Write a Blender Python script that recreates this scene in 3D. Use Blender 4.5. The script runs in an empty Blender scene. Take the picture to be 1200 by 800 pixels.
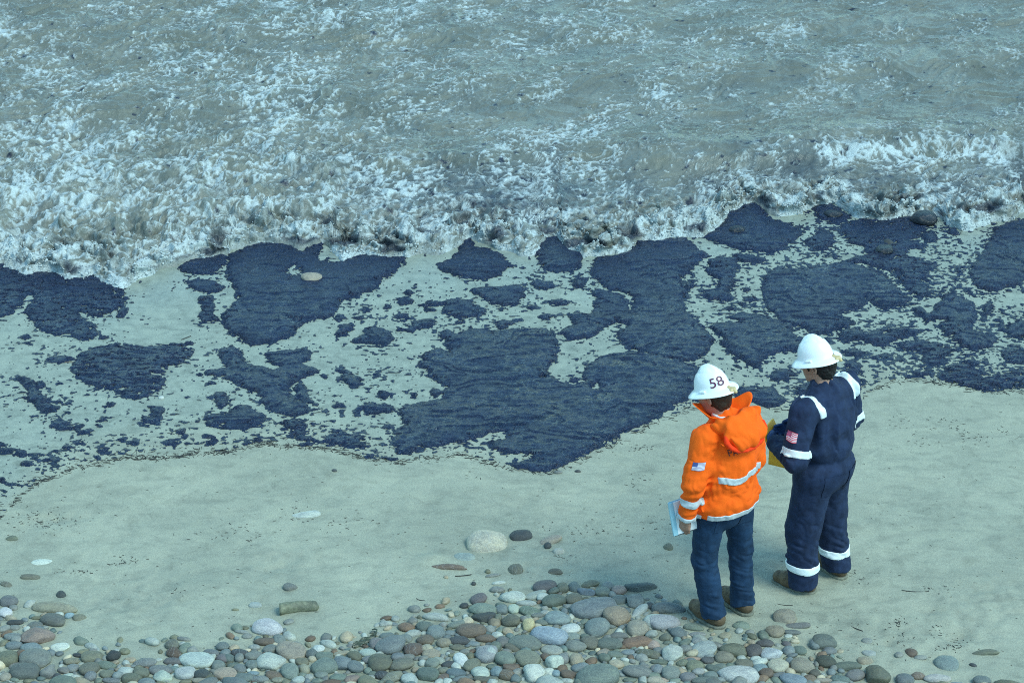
import bpy, bmesh, math, random
import numpy as np
from mathutils import Vector, Matrix
from mathutils.bvhtree import BVHTree

# ------------------------------------------------------------------ camera, sky, sun, exposure
SC = bpy.context.scene
COL = SC.collection
PITCH, FPX, CAM_H = math.radians(27.0), 3000.0, 9.04      # focal length in pixels of a 1200 px wide picture
cam = bpy.data.cameras.new('camera')
cam.lens, cam.sensor_width, cam.clip_start, cam.clip_end = FPX / 1200 * 36, 36.0, 0.1, 3000
camo = bpy.data.objects.new('camera', cam)
camo.location = (0, 0, CAM_H)
camo.rotation_euler = (math.radians(90) - PITCH, 0, 0)
COL.objects.link(camo)
SC.camera = camo

SUN_EL, SUN_AZ = math.radians(52), math.radians(128)      # azimuth clockwise from +Y, seen from above
W = bpy.data.worlds.new('World')
SC.world = W
W.use_nodes = True
wn = W.node_tree
sky = wn.nodes.new('ShaderNodeTexSky')
sky.sky_type = 'NISHITA'
sky.sun_disc = False
sky.sun_elevation, sky.sun_rotation = SUN_EL, SUN_AZ
sky.air_density, sky.dust_density, sky.ozone_density = 1.0, 0.4, 1.6
bg = wn.nodes['Background']
bg.inputs['Strength'].default_value = 0.12
wb = wn.nodes.new('ShaderNodeMix')                        # the camera's cool-green white balance, even over the whole sky
wb.data_type, wb.blend_type = 'RGBA', 'MULTIPLY'
wb.inputs[0].default_value = 1.0
wb.inputs[7].default_value = (0.70, 1.0, 0.90, 1)
wn.links.new(sky.outputs[0], wb.inputs[6])
wn.links.new(wb.outputs[2], bg.inputs['Color'])

sun = bpy.data.lights.new('sun', 'SUN')
sun.energy, sun.angle, sun.color = 0.9, math.radians(25), (0.88, 1.0, 0.90)
suno = bpy.data.objects.new('sun', sun)
sd = Vector((math.sin(SUN_AZ) * math.cos(SUN_EL), math.cos(SUN_AZ) * math.cos(SUN_EL), math.sin(SUN_EL)))
suno.rotation_euler = sd.to_track_quat('Z', 'Y').to_euler()
suno.location = (6, -6, 14)
COL.objects.link(suno)

SC.view_settings.view_transform = 'Standard'
SC.view_settings.look = 'None'
SC.view_settings.gamma = 1
SC.view_settings.use_curve_mapping = False
SC.view_settings.exposure = 1.62
SC.cycles.max_bounces = 6
SC.cycles.use_denoising = False                            # keep the fine grain of sand, foam and oil
SC.cycles.filter_width = 1.0

# ------------------------------------------------------------------ helpers
rng = np.random.default_rng(7)
random.seed(7)


def _hash(ix, iy, iz, seed):
    h = (ix.astype(np.int64) * 374761393 + iy.astype(np.int64) * 668265263 + iz.astype(np.int64) * 2147483647 + seed * 1274126177) & 0xFFFFFFFF
    h = ((h ^ (h >> 13)) * 1274126177) & 0xFFFFFFFF
    h = ((h ^ (h >> 16)) * 2246822519) & 0xFFFFFFFF
    return h ^ (h >> 15)


def n2(x, y, seed=0):
    """gradient noise, about -1..1"""
    x = np.asarray(x, np.float32); y = np.asarray(y, np.float32)
    x, y = np.broadcast_arrays(x, y)
    ix = np.floor(x); iy = np.floor(y)
    fx = x - ix; fy = y - iy
    ix = ix.astype(np.int64); iy = iy.astype(np.int64)
    u = fx * fx * fx * (fx * (fx * 6 - 15) + 10); v = fy * fy * fy * (fy * (fy * 6 - 15) + 10)
    z0 = np.zeros_like(ix)

    def g(dx, dy):
        a = _hash(ix + dx, iy + dy, z0, seed).astype(np.float32) * np.float32(2 * math.pi / 4294967296.0)
        return np.cos(a) * (fx - dx) + np.sin(a) * (fy - dy)
    a = g(0, 0); b = g(1, 0); c = g(0, 1); d = g(1, 1)
    return (a + u * (b - a) + v * ((c + u * (d - c)) - (a + u * (b - a)))) * 1.5


def v3(x, y, z, seed=0):
    """value noise in 3D, -1..1"""
    ix = np.floor(x); iy = np.floor(y); iz = np.floor(z)
    fx = x - ix; fy = y - iy; fz = z - iz
    ix = ix.astype(np.int64); iy = iy.astype(np.int64); iz = iz.astype(np.int64)
    u = fx * fx * (3 - 2 * fx); v = fy * fy * (3 - 2 * fy); w = fz * fz * (3 - 2 * fz)

    def g(a, b, c):
        return _hash(ix + a, iy + b, iz + c, seed).astype(np.float32) / np.float32(2147483648.0) - 1
    x00 = g(0, 0, 0) * (1 - u) + g(1, 0, 0) * u
    x10 = g(0, 1, 0) * (1 - u) + g(1, 1, 0) * u
    x01 = g(0, 0, 1) * (1 - u) + g(1, 0, 1) * u
    x11 = g(0, 1, 1) * (1 - u) + g(1, 1, 1) * u
    return (x00 * (1 - v) + x10 * v) * (1 - w) + (x01 * (1 - v) + x11 * v) * w


def fbm(x, y, seed=0, o=4, gain=0.5):
    s = 0; a = 1; t = 0
    for i in range(o):
        s = s + a * n2(x * 2 ** i, y * 2 ** i, seed + i); t += a; a *= gain
    return s / t


def sst(a, b, x):
    t = np.clip((x - a) / (b - a), 0, 1)
    return t * t * (3 - 2 * t)


CAMP = np.array([0, 0, CAM_H])
FW = np.array([0, math.cos(PITCH), -math.sin(PITCH)])
UPV = np.array([0, math.sin(PITCH), math.cos(PITCH)])


def slope(y):
    """the beach falls gently towards the sea, then levels off"""
    y = np.asarray(y, float)
    return -0.03 * (np.clip(y, -30, 40) - 13.9) + 0.25 * np.clip(4 - y, 0, 30)


def at(px, py):
    """ground point seen at a photograph pixel"""
    r = FW + np.array([(px - 600) / FPX, 0, 0]) + UPV * ((400 - py) / FPX)
    # plane z = -0.03*(y-13.9)
    t = (0.03 * 13.9 - CAM_H) / (r[2] + 0.03 * r[1])
    return CAMP + r * t


def pxm(p):
    """pixels (of the 1200 px photograph) per metre at a point"""
    return FPX / float((np.asarray(p) - CAMP) @ FW)


def mesh_np(name, V, F, smooth=True, attrs=None):
    V = np.ascontiguousarray(V, np.float32); F = np.ascontiguousarray(F, np.int32)
    k = F.shape[1]
    me = bpy.data.meshes.new(name)
    me.vertices.add(len(V)); me.vertices.foreach_set('co', V.ravel())
    me.loops.add(F.size); me.loops.foreach_set('vertex_index', F.ravel())
    me.polygons.add(len(F))
    me.polygons.foreach_set('loop_start', np.arange(0, F.size, k, dtype=np.int32))
    me.polygons.foreach_set('loop_total', np.full(len(F), k, np.int32))
    if smooth:
        me.polygons.foreach_set('use_smooth', np.ones(len(F), bool))
    for an, arr in (attrs or {}).items():
        a = me.attributes.new(an, 'FLOAT_COLOR', 'POINT')
        c = np.ones((len(V), 4), np.float32); c[:, :arr.shape[1]] = arr
        a.data.foreach_set('color', c.ravel())
    me.update(calc_edges=True)
    return me


def obj(name, me, mat=None, parent=None, label=None, cat=None, group=None, kind=None):
    o = bpy.data.objects.new(name, me)
    COL.objects.link(o)
    if mat is not None and me is not None and not len(me.materials):
        me.materials.append(mat)
    if parent is not None:
        o.parent = parent
    tag(o, label, cat, group, kind)
    return o


def tag(o, label=None, cat=None, group=None, kind=None):
    for k, v in (('label', label), ('category', cat), ('group', group), ('kind', kind)):
        if v:
            o[k] = v
    return o


def bm_mesh(name, bm, smooth=False):
    me = bpy.data.meshes.new(name)
    bm.normal_update()
    bm.to_mesh(me); bm.free()
    if smooth:
        me.polygons.foreach_set('use_smooth', np.ones(len(me.polygons), bool))
    return me


def grid_faces(nx, ny):
    i = np.arange(nx - 1)[None, :]; j = np.arange(ny - 1)[:, None]
    a = j * nx + i
    return np.stack([a, a + 1, a + 1 + nx, a + nx], -1).reshape(-1, 4)


def axis(lo, hi, step, outlo, outhi):
    core = np.arange(lo, hi + step * .5, step)
    def out(d):
        r = []; s = step; t = 0
        while t < d:
            s *= 1.35; t += s; r.append(t)
        return np.array(r)
    return np.concatenate([lo - out(outlo)[::-1], core, hi + out(outhi)])


# ---- materials
class NT:
    def __init__(self, name):
        self.m = bpy.data.materials.new(name); self.m.use_nodes = True
        self.t = self.m.node_tree; self.b = self.t.nodes['Principled BSDF']

    def n(self, typ, **kw):
        nd = self.t.nodes.new('ShaderNode' + typ)
        for k, v in kw.items():
            if k in nd.bl_rna.properties and k != 'inputs':
                setattr(nd, k, v)
            else:
                nd.inputs[k].default_value = v
        return nd

    def l(self, a, b):
        self.t.links.new(a, b)

    def coord(self, scale=(1, 1, 1), src='Object'):
        tc = self.n('TexCoord'); mp = self.n('Mapping')
        mp.inputs['Scale'].default_value = scale
        self.l(tc.outputs[src], mp.inputs[0])
        return mp.outputs[0]

    def noise(self, vec, scale, detail=4, rough=.55, dist=0):
        nd = self.n('TexNoise')
        nd.inputs['Scale'].default_value = scale; nd.inputs['Detail'].default_value = detail
        nd.inputs['Roughness'].default_value = rough; nd.inputs['Distortion'].default_value = dist
        self.l(vec, nd.inputs['Vector'])
        return nd.outputs['Fac']

    def ramp(self, fac, stops):
        r = self.n('ValToRGB')
        e = r.color_ramp.elements
        while len(e) < len(stops):
            e.new(.5)
        for k, (p, c) in enumerate(stops):
            e[k].position = p; e[k].color = (*c, 1) if len(c) == 3 else c
        self.l(fac, r.inputs[0])
        return r.outputs[0]

    def mix(self, fac, a, b, mode='MIX'):
        m = self.n('Mix', data_type='RGBA', blend_type=mode)
        for s, v in ((m.inputs[0], fac), (m.inputs[6], a), (m.inputs[7], b)):
            if hasattr(v, 'links') or hasattr(v, 'is_linked'):
                self.l(v, s)
            else:
                s.default_value = v if isinstance(v, (int, float)) else (*v, 1)
        return m.outputs[2]

    def math(self, op, a, b=0.0, clamp=False):
        m = self.n('Math', operation=op, use_clamp=clamp)
        for s, v in ((m.inputs[0], a), (m.inputs[1], b)):
            if hasattr(v, 'is_linked'):
                self.l(v, s)
            else:
                s.default_value = v
        return m.outputs[0]

    def bump(self, h, strength, dist, prev=None):
        b = self.n('Bump'); b.inputs['Strength'].default_value = strength; b.inputs['Distance'].default_value = dist
        self.l(h, b.inputs['Height'])
        if prev is not None:
            self.l(prev, b.inputs['Normal'])
        return b.outputs[0]

    def out(self, color=None, rough=None, normal=None, **kw):
        for nm, v in (('Base Color', color), ('Roughness', rough), ('Normal', normal)):
            if v is None:
                continue
            if hasattr(v, 'is_linked'):
                self.l(v, self.b.inputs[nm])
            else:
                self.b.inputs[nm].default_value = v if isinstance(v, (int, float)) else (*v, 1)
        for k, v in kw.items():
            self.b.inputs[k.replace('_', ' ')].default_value = v
        return self.m


def simple(name, col, rough=.6, var=.18, scale=30, bump=0.0, bscale=200, **kw):
    t = NT(name)
    v = t.coord()
    f = t.noise(v, scale, 5)
    c = t.ramp(f, [(.3, tuple(x * (1 - var) for x in col)), (.7, tuple(min(1, x * (1 + var)) for x in col))])
    nrm = t.bump(t.noise(v, bscale, 3), bump, .002) if bump else None
    return t.out(c, rough, nrm, **kw)
# ------------------------------------------------------------------ sand
def px_poly(pts):
    return np.array([at(x, y)[:2] for x, y in pts])


FRONT_PX = [(-200,300),(-60,318),(0,312),(12,317),(30,323),(45,320),(60,318),(75,328),(95,328),(110,322),(125,332),(140,338),(155,331),(175,324),(190,316),(205,312),(225,305),(245,303),(262,300),(275,294),(300,286),(325,288),(345,292),(356,291),(366,290),(380,289),(388,294),(395,301),(402,307),(420,300),(440,300),(455,303),(480,304),(490,300),(505,298),(520,297),(530,292),(540,283),(550,280),(565,285),(580,290),(600,297),(612,302),(620,303),(628,298),(634,287),(645,280),(655,281),(660,289),(672,296),(684,302),(700,300),(725,298),(735,296),(741,290),(750,283),(765,283),(785,279),(800,278),(815,279),(823,278),(835,271),(844,264),(852,253),(862,250),(870,244),(885,243),(895,247),(900,251),(925,254),(940,250),(950,246),(956,240),(965,243),(976,238),(985,241),(995,250),(1010,257),(1030,260),(1045,258),(1056,252),(1075,253),(1085,250),(1100,252),(1112,262),(1125,268),(1140,270),(1150,265),(1165,258),(1188,258),(1196,250),(1210,244),(1300,262),(1400,240)]
_fp = np.array([at(x, y)[:2] for x, y in FRONT_PX])
_fp = _fp[np.argsort(_fp[:, 0])]


def front(x):
    x = np.asarray(x, float)
    y = np.interp(x, _fp[:, 0], _fp[:, 1])
    return y + .05 * n2(x * 4.1, x * 0 + 3.3, 91) + .035 * n2(x * 9.7, x * 0 + 7.7, 92) + .018 * n2(x * 23., x * 0 + 1.7, 93)


PITS = [(60,607,.16,.10,.020),(1120,740,.14,.10,.028),(1085,712,.10,.07,.018),(1030,752,.12,.05,.014),(180,715,.10,.35,.012),(330,660,.12,.16,.010),
        (470,720,.25,.2,.012),(700,660,.3,.2,.014),(1110,770,.2,.1,.012),(505,655,.12,.08,-.02),(620,650,.3,.15,-.012),(130,700,.3,.2,.012),
        (930,735,.25,.12,-.01),(1010,700,.2,.1,.008),(975,706,.14,.05,.01),(1150,690,.1,.06,.016),(250,690,.3,.2,-.012),(420,690,.3,.2,.01)]
PITW = [(*at(a, b)[:2], c, d, e) for a, b, c, d, e in PITS]


ROUGH = [(*at(a, b)[:2], r) for a, b, r in [(1120, 738, .32), (1045, 752, .25), (150, 700, .4), (60, 607, .2), (1170, 700, .3), (980, 735, .25), (640, 660, .3), (330, 660, .25)]]      # trodden and dug-over sand


def ground(x, y):
    x = np.asarray(x, float); y = np.asarray(y, float)
    z = slope(y) + .022 * n2(x * .55, y * .7, 11) + .008 * n2(x * 1.7, y * 1.9, 12)
    dry = sst(16.9, 15.2, y)
    z = z + dry * (.006 * n2(x * 5, y * 5, 13) + .0025 * n2(x * 14, y * 14, 14))
    near = (np.abs(x) < 8) & (y > 11) & (y < 22)
    for (cx, cy, a, b, dp) in PITW:
        g = np.exp(-(((x - cx) / a) ** 2 + ((y - cy) / b) ** 2) * 1.6)
        z = z - np.where(near, 1.4 * dp * g, 0)
    for (cx, cy, r_) in ROUGH:
        g = np.exp(-(((x - cx) / r_) ** 2 + ((y - cy) / r_) ** 2))
        z = z + np.where(near, g * (.014 * n2(x * 9, y * 9, 15) + .008 * n2(x * 19, y * 19, 16)), 0)
    return z


def gz(x, y):
    return float(ground(np.array([x]), np.array([y]))[0])


def P(px, py):
    p = at(px, py)
    # a second step onto the uneven ground
    for _ in range(2):
        r = FW + np.array([(px - 600) / FPX, 0, 0]) + UPV * ((400 - py) / FPX)
        p = CAMP + r * ((gz(p[0], p[1]) - CAM_H) / r[2])
    return p


WRACK_PX = [(-80,640),(0,606),(18,586),(45,566),(60,561),(80,552),(110,545),(150,538),(200,536),(235,533),(272,530),(300,522),(330,523),(380,526),(430,538),(470,543),(540,533),(580,545),(600,551),(640,555),(670,545),(700,527),(760,500),(812,478),(870,470),(900,478),(940,480),(1000,468),(1030,452),(1060,444),(1100,447),(1150,458),(1200,460),(1290,470)]
_wp = np.array([at(x, y)[:2] for x, y in WRACK_PX])
def wrack(x):
    return np.interp(x, _wp[:, 0], _wp[:, 1])


xs = axis(-5.4, 5.4, .022, 300, 300); ys = axis(12.3, 20.6, .024, 160, 420)
X, Y = np.meshgrid(xs, ys)
Z = ground(X, Y)
wet = sst(-.25, .9, Y - wrack(X) + .12 * n2(X * 2, Y * 2, 31))
wet2 = sst(1.3, .2, front(X) - Y + .25 * n2(X * 1.2, Y * 1.2, 33))          # glossy film left by the last wave
A = np.stack([wet.ravel(), wet2.ravel(), np.zeros(wet.size)], 1)
t = NT('sand')
v = t.coord()
at_ = t.n('Attribute', attribute_name='wet'); sep = t.n('SeparateColor'); t.l(at_.outputs['Color'], sep.inputs[0])
big = t.noise(v, 1.3, 5, .6); fine = t.noise(v, 170, 3, .7); grain = t.noise(v, 420, 2, .8); mid = t.noise(v, 9, 5, .65, .6)
dry_c = t.ramp(big, [(.3, (.256, .264, .203)), (.7, (.345, .347, .262))])
wet_c = t.ramp(mid, [(.3, (.232, .260, .214)), (.7, (.294, .322, .264))])
c = t.mix(sep.outputs[0], dry_c, wet_c)
c = t.mix(.55, c, t.ramp(mid, [(.28, (.62, .62, .6)), (.5, (1, 1, 1)), (.75, (1.1, 1.08, 1.02))]), 'MULTIPLY')
c = t.mix(.6, c, t.ramp(grain, [(.3, (.4, .42, .43)), (.5, (1, 1, 1)), (.7, (1.5, 1.48, 1.42))]), 'MULTIPLY')
c = t.mix(.5, c, t.ramp(t.noise(v, 105, 3, .75), [(.3, (.62, .64, .65)), (.5, (1, 1, 1)), (.7, (1.32, 1.3, 1.26))]), 'MULTIPLY')
str_ = t.noise(t.coord((1, 2.2, 1)), 2.6, 6, .62, 1.6)
c = t.mix(.5, c, t.ramp(str_, [(.32, (.66, .67, .68)), (.5, (1, 1, 1)), (.68, (1.12, 1.11, 1.07))]), 'MULTIPLY')
speck = t.ramp(fine, [(.22, (.35, .36, .36)), (.34, (1, 1, 1))])
c = t.mix(.8, c, speck, 'MULTIPLY')
r = t.math('SUBTRACT', .8, t.math('MULTIPLY', sep.outputs[1], .42))
r = t.math('SUBTRACT', r, t.math('MULTIPLY', sep.outputs[0], .12))
nb = t.bump(t.noise(v, 60, 6, .7), .5, .006)
nb = t.bump(grain, .45, .002, nb)
SAND = t.out(c, r, nb)
me = mesh_np('sand', np.stack([X, Y, Z], -1).reshape(-1, 3), grid_faces(len(xs), len(ys)), attrs={'wet': A})
obj('beach_sand', me, SAND, kind='structure')

# ------------------------------------------------------------------ crude oil on the wet sand
OIL = [
 [(-60,305),(0,303),(30,316),(75,320),(105,320),(125,328),(145,336),(148,345),(150,352),(143,362),(125,370),(108,371),(98,366),(95,371),(112,383),(115,390),(105,400),(88,400),(80,392),(65,394),(45,388),(40,380),(33,372),(25,367),(40,352),(40,343),(33,345),(30,355),(20,362),(15,369),(0,373),(-60,380)],
 [(135,372),(140,362),(153,359),(150,366),(143,372)], [(210,312),(225,303),(262,296),(267,306),(255,318),(240,322),(222,322),(212,316)],
 [(220,330),(232,326),(250,330),(264,337),(262,342),(245,345),(235,343),(222,335)],
 [(235,347),(250,346),(251,358),(248,368),(257,376),(250,380),(235,378),(230,370),(238,362),(232,355)],
 [(268,298),(285,290),(305,283),(325,284),(345,290),(355,294),(366,280),(380,270),(385,275),(378,290),(372,302),(385,306),(400,305),(425,298),(440,300),(475,302),(465,318),(450,328),(440,338),(420,346),(400,352),(395,362),(390,370),(365,375),(352,378),(350,388),(338,396),(315,401),(298,403),(285,398),(270,388),(262,378),(262,366),(275,354),(277,342),(270,330),(265,320)],
 [(78,433),(88,425),(95,415),(108,408),(135,403),(165,405),(170,407),(200,402),(215,404),(230,410),(220,422),(210,430),(190,438),(178,441),(195,445),(196,450),(192,458),(180,466),(160,469),(145,467),(132,458),(118,456),(100,449),(88,446),(84,438)],
 [(50,418),(62,420),(78,418),(90,422),(78,427),(60,427)],
 [(310,412),(335,408),(355,407),(366,413),(364,420),(355,424),(370,430),(372,434),(360,441),(345,449),(340,452),(340,462),(355,470),(365,480),(362,484),(345,490),(325,486),(312,480),(303,472),(305,466),(290,458),(275,450),(262,444),(240,440),(240,433),(262,430),(258,420),(258,409),(270,404),(285,411),(290,425),(305,428),(320,432),(335,429),(322,427),(312,420)],
 [(345,455),(355,450),(362,458),(360,466),(372,474),(368,476),(352,470)], [(240,490),(262,485),(280,477),(292,479),(312,490),(316,494),(300,502),(270,505),(242,502)],
 [(250,465),(255,461),(268,462),(268,475),(258,479),(250,474)], [(20,443),(38,443),(42,455),(52,464),(60,469),(55,474),(69,478),(68,483),(48,484),(42,478),(30,468),(32,458)],
 [(57,501),(70,489),(78,495),(78,501),(97,499),(95,505),(107,504),(105,510),(92,512),(88,505),(78,506),(58,503)], [(172,478),(190,478),(192,492),(185,500),(167,498),(167,490),(178,492),(176,485)],
 [(112,494),(124,490),(126,495),(113,499)], [(-20,518),(0,520),(15,526),(32,529),(30,535),(46,536),(44,539),(28,536),(10,532),(-20,528)],
 [(392,430),(402,428),(415,436),(422,443),(426,452),(412,454),(404,448),(400,440)],
 [(425,465),(432,470),(445,473),(452,472),(460,480),(445,484),(430,487),(425,480),(417,487),(415,480),(424,474)],
 [(330,496),(345,495),(362,500),(360,512),(375,518),(392,505),(405,508),(425,512),(437,525),(425,528),(400,524),(370,518),(350,517),(335,505)],
 [(490,424),(495,412),(512,407),(527,410),(523,400),(515,393),(522,384),(532,390),(550,385),(575,388),(600,386),(625,386),(642,388),(652,396),(656,408),(655,420),(648,428),(641,436),(650,445),(662,449),(676,452),(683,448),(681,438),(690,428),(702,421),(720,416),(740,414),(765,418),(790,424),(815,430),(830,440),(822,455),(806,468),(790,475),(770,490),(745,500),(725,508),(708,518),(690,530),(672,538),(660,546),(640,551),(622,552),(600,547),(592,543),(608,541),(625,540),(615,533),(590,532),(575,526),(573,518),(592,513),(594,504),(575,508),(558,514),(545,520),(530,519),(515,524),(495,527),(480,532),(466,533),(459,520),(460,506),(474,497),(467,488),(466,481),(477,474),(498,470),(519,467),(518,458),(519,451),(508,445),(499,440),(502,434)],
 [(693,315),(700,303),(720,300),(737,295),(745,283),(770,282),(800,277),(812,285),(818,295),(828,297),(830,302),(820,308),(808,316),(803,323),(800,328),(808,330),(812,335),(805,342),(803,352),(805,365),(812,370),(820,380),(830,390),(835,400),(836,408),(828,418),(815,425),(800,426),(780,424),(760,417),(740,414),(735,412),(725,405),(722,398),(728,390),(735,382),(722,378),(705,390),(695,397),(680,400),(665,398),(652,392),(655,388),(672,384),(668,378),(665,370),(675,366),(690,368),(697,358),(698,350),(690,342),(700,340),(715,342),(728,345),(735,352),(738,365),(742,352),(735,345),(720,342),(707,338),(698,330),(692,322)],
 [(628,288),(640,281),(652,276),(660,285),(670,294),(684,300),(680,312),(668,320),(655,321),(640,318),(632,312),(630,305),(627,298)],
 [(512,310),(520,303),(528,304),(537,296),(540,282),(553,278),(556,290),(575,293),(590,300),(600,312),(585,322),(565,328),(545,326),(530,322),(518,318)],
 [(550,338),(565,335),(590,336),(605,334),(618,338),(615,348),(605,356),(590,359),(578,356),(563,348)], [(467,350),(475,347),(487,350),(485,355),(470,356)],
 [(487,356),(500,352),(518,351),(530,349),(550,350),(560,357),(572,365),(565,371),(540,372),(525,368),(515,364),(520,357),(500,358)],
 [(474,385),(485,375),(500,372),(512,374),(505,381),(490,386),(485,390),(476,388)], [(392,390),(400,380),(415,377),(416,384),(405,392),(395,393)],
 [(412,398),(424,390),(428,382),(440,379),(452,385),(460,394),(458,402),(448,405),(440,402),(420,400)], [(620,332),(630,326),(640,330),(652,335),(645,341),(630,340)],
 [(580,376),(592,374),(602,378),(595,386),(583,385)],
 [(822,279),(835,270),(848,260),(850,250),(862,247),(870,241),(885,240),(897,246),(905,258),(925,262),(938,268),(940,275),(930,284),(918,292),(905,300),(895,303),(900,297),(885,296),(870,294),(855,290),(840,284)],
 [(858,300),(870,298),(890,302),(898,306),(890,309),(870,308)], [(828,318),(830,306),(845,302),(862,304),(866,312),(860,325),(862,335),(855,342),(858,350),(845,352),(830,350),(820,345),(825,340),(840,338),(842,328),(832,322)],
 [(893,330),(900,318),(915,313),(935,316),(955,313),(975,312),(990,308),(1005,312),(1020,318),(1035,325),(1045,330),(1055,342),(1066,350),(1066,355),(1050,361),(1035,362),(1020,357),(1013,349),(1012,358),(1003,364),(985,368),(990,375),(1000,378),(995,384),(970,390),(950,392),(945,387),(935,383),(920,380),(910,372),(900,362),(895,352),(893,340)],
 [(833,385),(840,378),(860,380),(868,378),(855,372),(870,366),(895,370),(915,378),(930,380),(932,395),(945,405),(935,413),(915,414),(905,418),(895,424),(888,432),(875,428),(862,418),(850,412),(845,405),(848,398)],
 [(960,267),(975,272),(980,285),(970,295),(955,294),(945,285),(945,279),(957,273)], [(955,243),(970,237),(983,245),(995,253),(985,260),(965,258),(955,252)],
 [(985,262),(1005,256),(1020,257),(1050,253),(1075,253),(1090,262),(1080,275),(1070,282),(1085,287),(1080,292),(1065,290),(1062,300),(1075,305),(1095,310),(1100,317),(1090,320),(1085,332),(1090,338),(1095,345),(1090,350),(1075,348),(1065,342),(1058,335),(1055,325),(1060,318),(1045,320),(1030,318),(1010,312),(985,310),(1000,305),(1015,300),(1010,290),(995,285),(985,275)],
 [(1135,320),(1145,305),(1155,290),(1160,280),(1165,266),(1180,260),(1200,256),(1240,262),(1250,325),(1200,330),(1190,335),(1175,342),(1155,342),(1140,335),(1137,328)],
 [(1068,363),(1078,360),(1088,366),(1095,358),(1105,350),(1120,348),(1130,352),(1142,355),(1143,372),(1135,382),(1150,388),(1165,390),(1170,400),(1160,408),(1145,410),(1125,405),(1115,395),(1105,388),(1100,380),(1110,375),(1095,375),(1085,378),(1078,370)],
 [(983,395),(990,385),(1005,384),(1018,390),(1030,388),(1060,382),(1080,388),(1070,392),(1050,398),(1035,405),(1010,400),(995,400)], [(1180,380),(1195,375),(1240,377),(1240,393),(1185,398),(1178,388)],
 [(1172,410),(1185,405),(1200,408),(1250,412),(1240,425),(1180,426),(1175,418)], [(1050,402),(1080,395),(1090,400),(1115,405),(1118,412),(1105,418),(1110,425),(1095,432),(1080,425),(1085,415),(1070,410),(1055,408)],
 [(1100,440),(1115,428),(1135,428),(1145,435),(1150,445),(1170,440),(1200,432),(1260,436),(1260,450),(1180,455),(1150,455),(1130,452),(1105,446)],
 [(1020,418),(1040,414),(1048,420),(1035,424)], [(990,425),(1000,420),(1010,428),(1005,438),(992,435)], [(1065,440),(1080,435),(1090,438),(1080,442)],
 [(900,440),(910,435),(920,433),(935,440),(925,445),(905,447)], [(860,455),(895,455),(905,452),(912,460),(920,470),(915,475),(900,478),(880,470),(862,466)], [(931,453),(945,449),(955,455),(950,463),(935,462)],
 [(985,412),(1000,408),(1015,412),(1005,418),(990,418)], [(1125,425),(1140,420),(1150,426),(1140,430)], [(1150,360),(1160,352),(1166,362),(1155,370)]]
BLOT = [(35,544,16,6),(60,541,16,6),(130,475,13,6),(80,526,16,6),(95,520,10,5),(143,517,9,5),(155,521,11,5),(122,528,13,7),(200,520,15,8),(215,515,6,6),(213,508,12,7),(2,562,14,8),(20,569,14,4),(247,449,10,5),(233,439,10,4),(243,513,12,5),(250,520,14,5),(46,453,10,5),(70,472,11,4),(449,462,10,9),(487,463,8,7),(510,458,16,10),(397,475,11,8),(380,440,7,5),(440,437,14,5),(455,500,14,5),(380,500,12,4),(433,536,12,4),(452,538,28,4),(398,372,12,8),(430,362,10,7),(453,358,9,5),(470,369,15,6),(677,333,12,12),(655,355,25,8),(622,362,15,6),(640,373,20,9),(605,375,12,4),(1090,278,18,14),(1117,272,14,10),(1124,320,6,8),(1125,337,6,4),(1136,343,8,4),(345,510,14,6),(300,517,14,5),(290,520,9,4),(360,522,20,5),(470,385,8,4),(420,372,12,5),(505,362,14,5),(480,343,6,6),(875,340,9,6),(880,350,14,6),(858,362,10,4),(895,345,8,5),(905,347,9,6),(870,356,12,5),(30,397,10,6),(33,404,11,4),(122,396,8,5),(220,402,8,4),(245,414,8,5),(680,462,12,5),(672,447,10,5),(735,452,10,5),(560,372,8,5),(540,377,8,5),(575,340,8,4)]
HOLES = [[(333,320),(345,309),(352,322),(340,326)], [(692,455),(700,450),(705,455),(698,459)]]
THIN = [0, 4, 6, 7, 19, 39, 44, 45, 46, 47]

gx = np.arange(-5.6, 5.6, .0072); gy = np.arange(15.1, 21.2, .0105)
GX, GY = np.meshgrid(gx, gy)


def poly_sd(poly, lim=.5):
    """signed distance, positive inside, on the part of the grid near the polygon"""
    x0, y0 = poly.min(0) - lim; x1, y1 = poly.max(0) + lim
    i0, i1 = np.searchsorted(gx, [x0, x1]); j0, j1 = np.searchsorted(gy, [y0, y1])
    x = GX[j0:j1, i0:i1]; y = GY[j0:j1, i0:i1]
    d = np.full(x.shape, 9., np.float32); ins = np.zeros(x.shape, bool)
    n = len(poly)
    for k in range(n):
        ax, ay = poly[k]; bx, by = poly[(k + 1) % n]
        ex, ey = bx - ax, by - ay
        tt = np.clip(((x - ax) * ex + (y - ay) * ey) / (ex * ex + ey * ey + 1e-9), 0, 1)
        d = np.minimum(d, (x - ax - tt * ex) ** 2 + (y - ay - tt * ey) ** 2)
        if abs(ey) > 1e-9:
            cr = ((ay > y) != (by > y)) & (x < ex * (y - ay) / ey + ax)
            ins ^= cr
    d = np.sqrt(d)
    return (slice(j0, j1), slice(i0, i1)), np.where(ins, d, -d)


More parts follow.
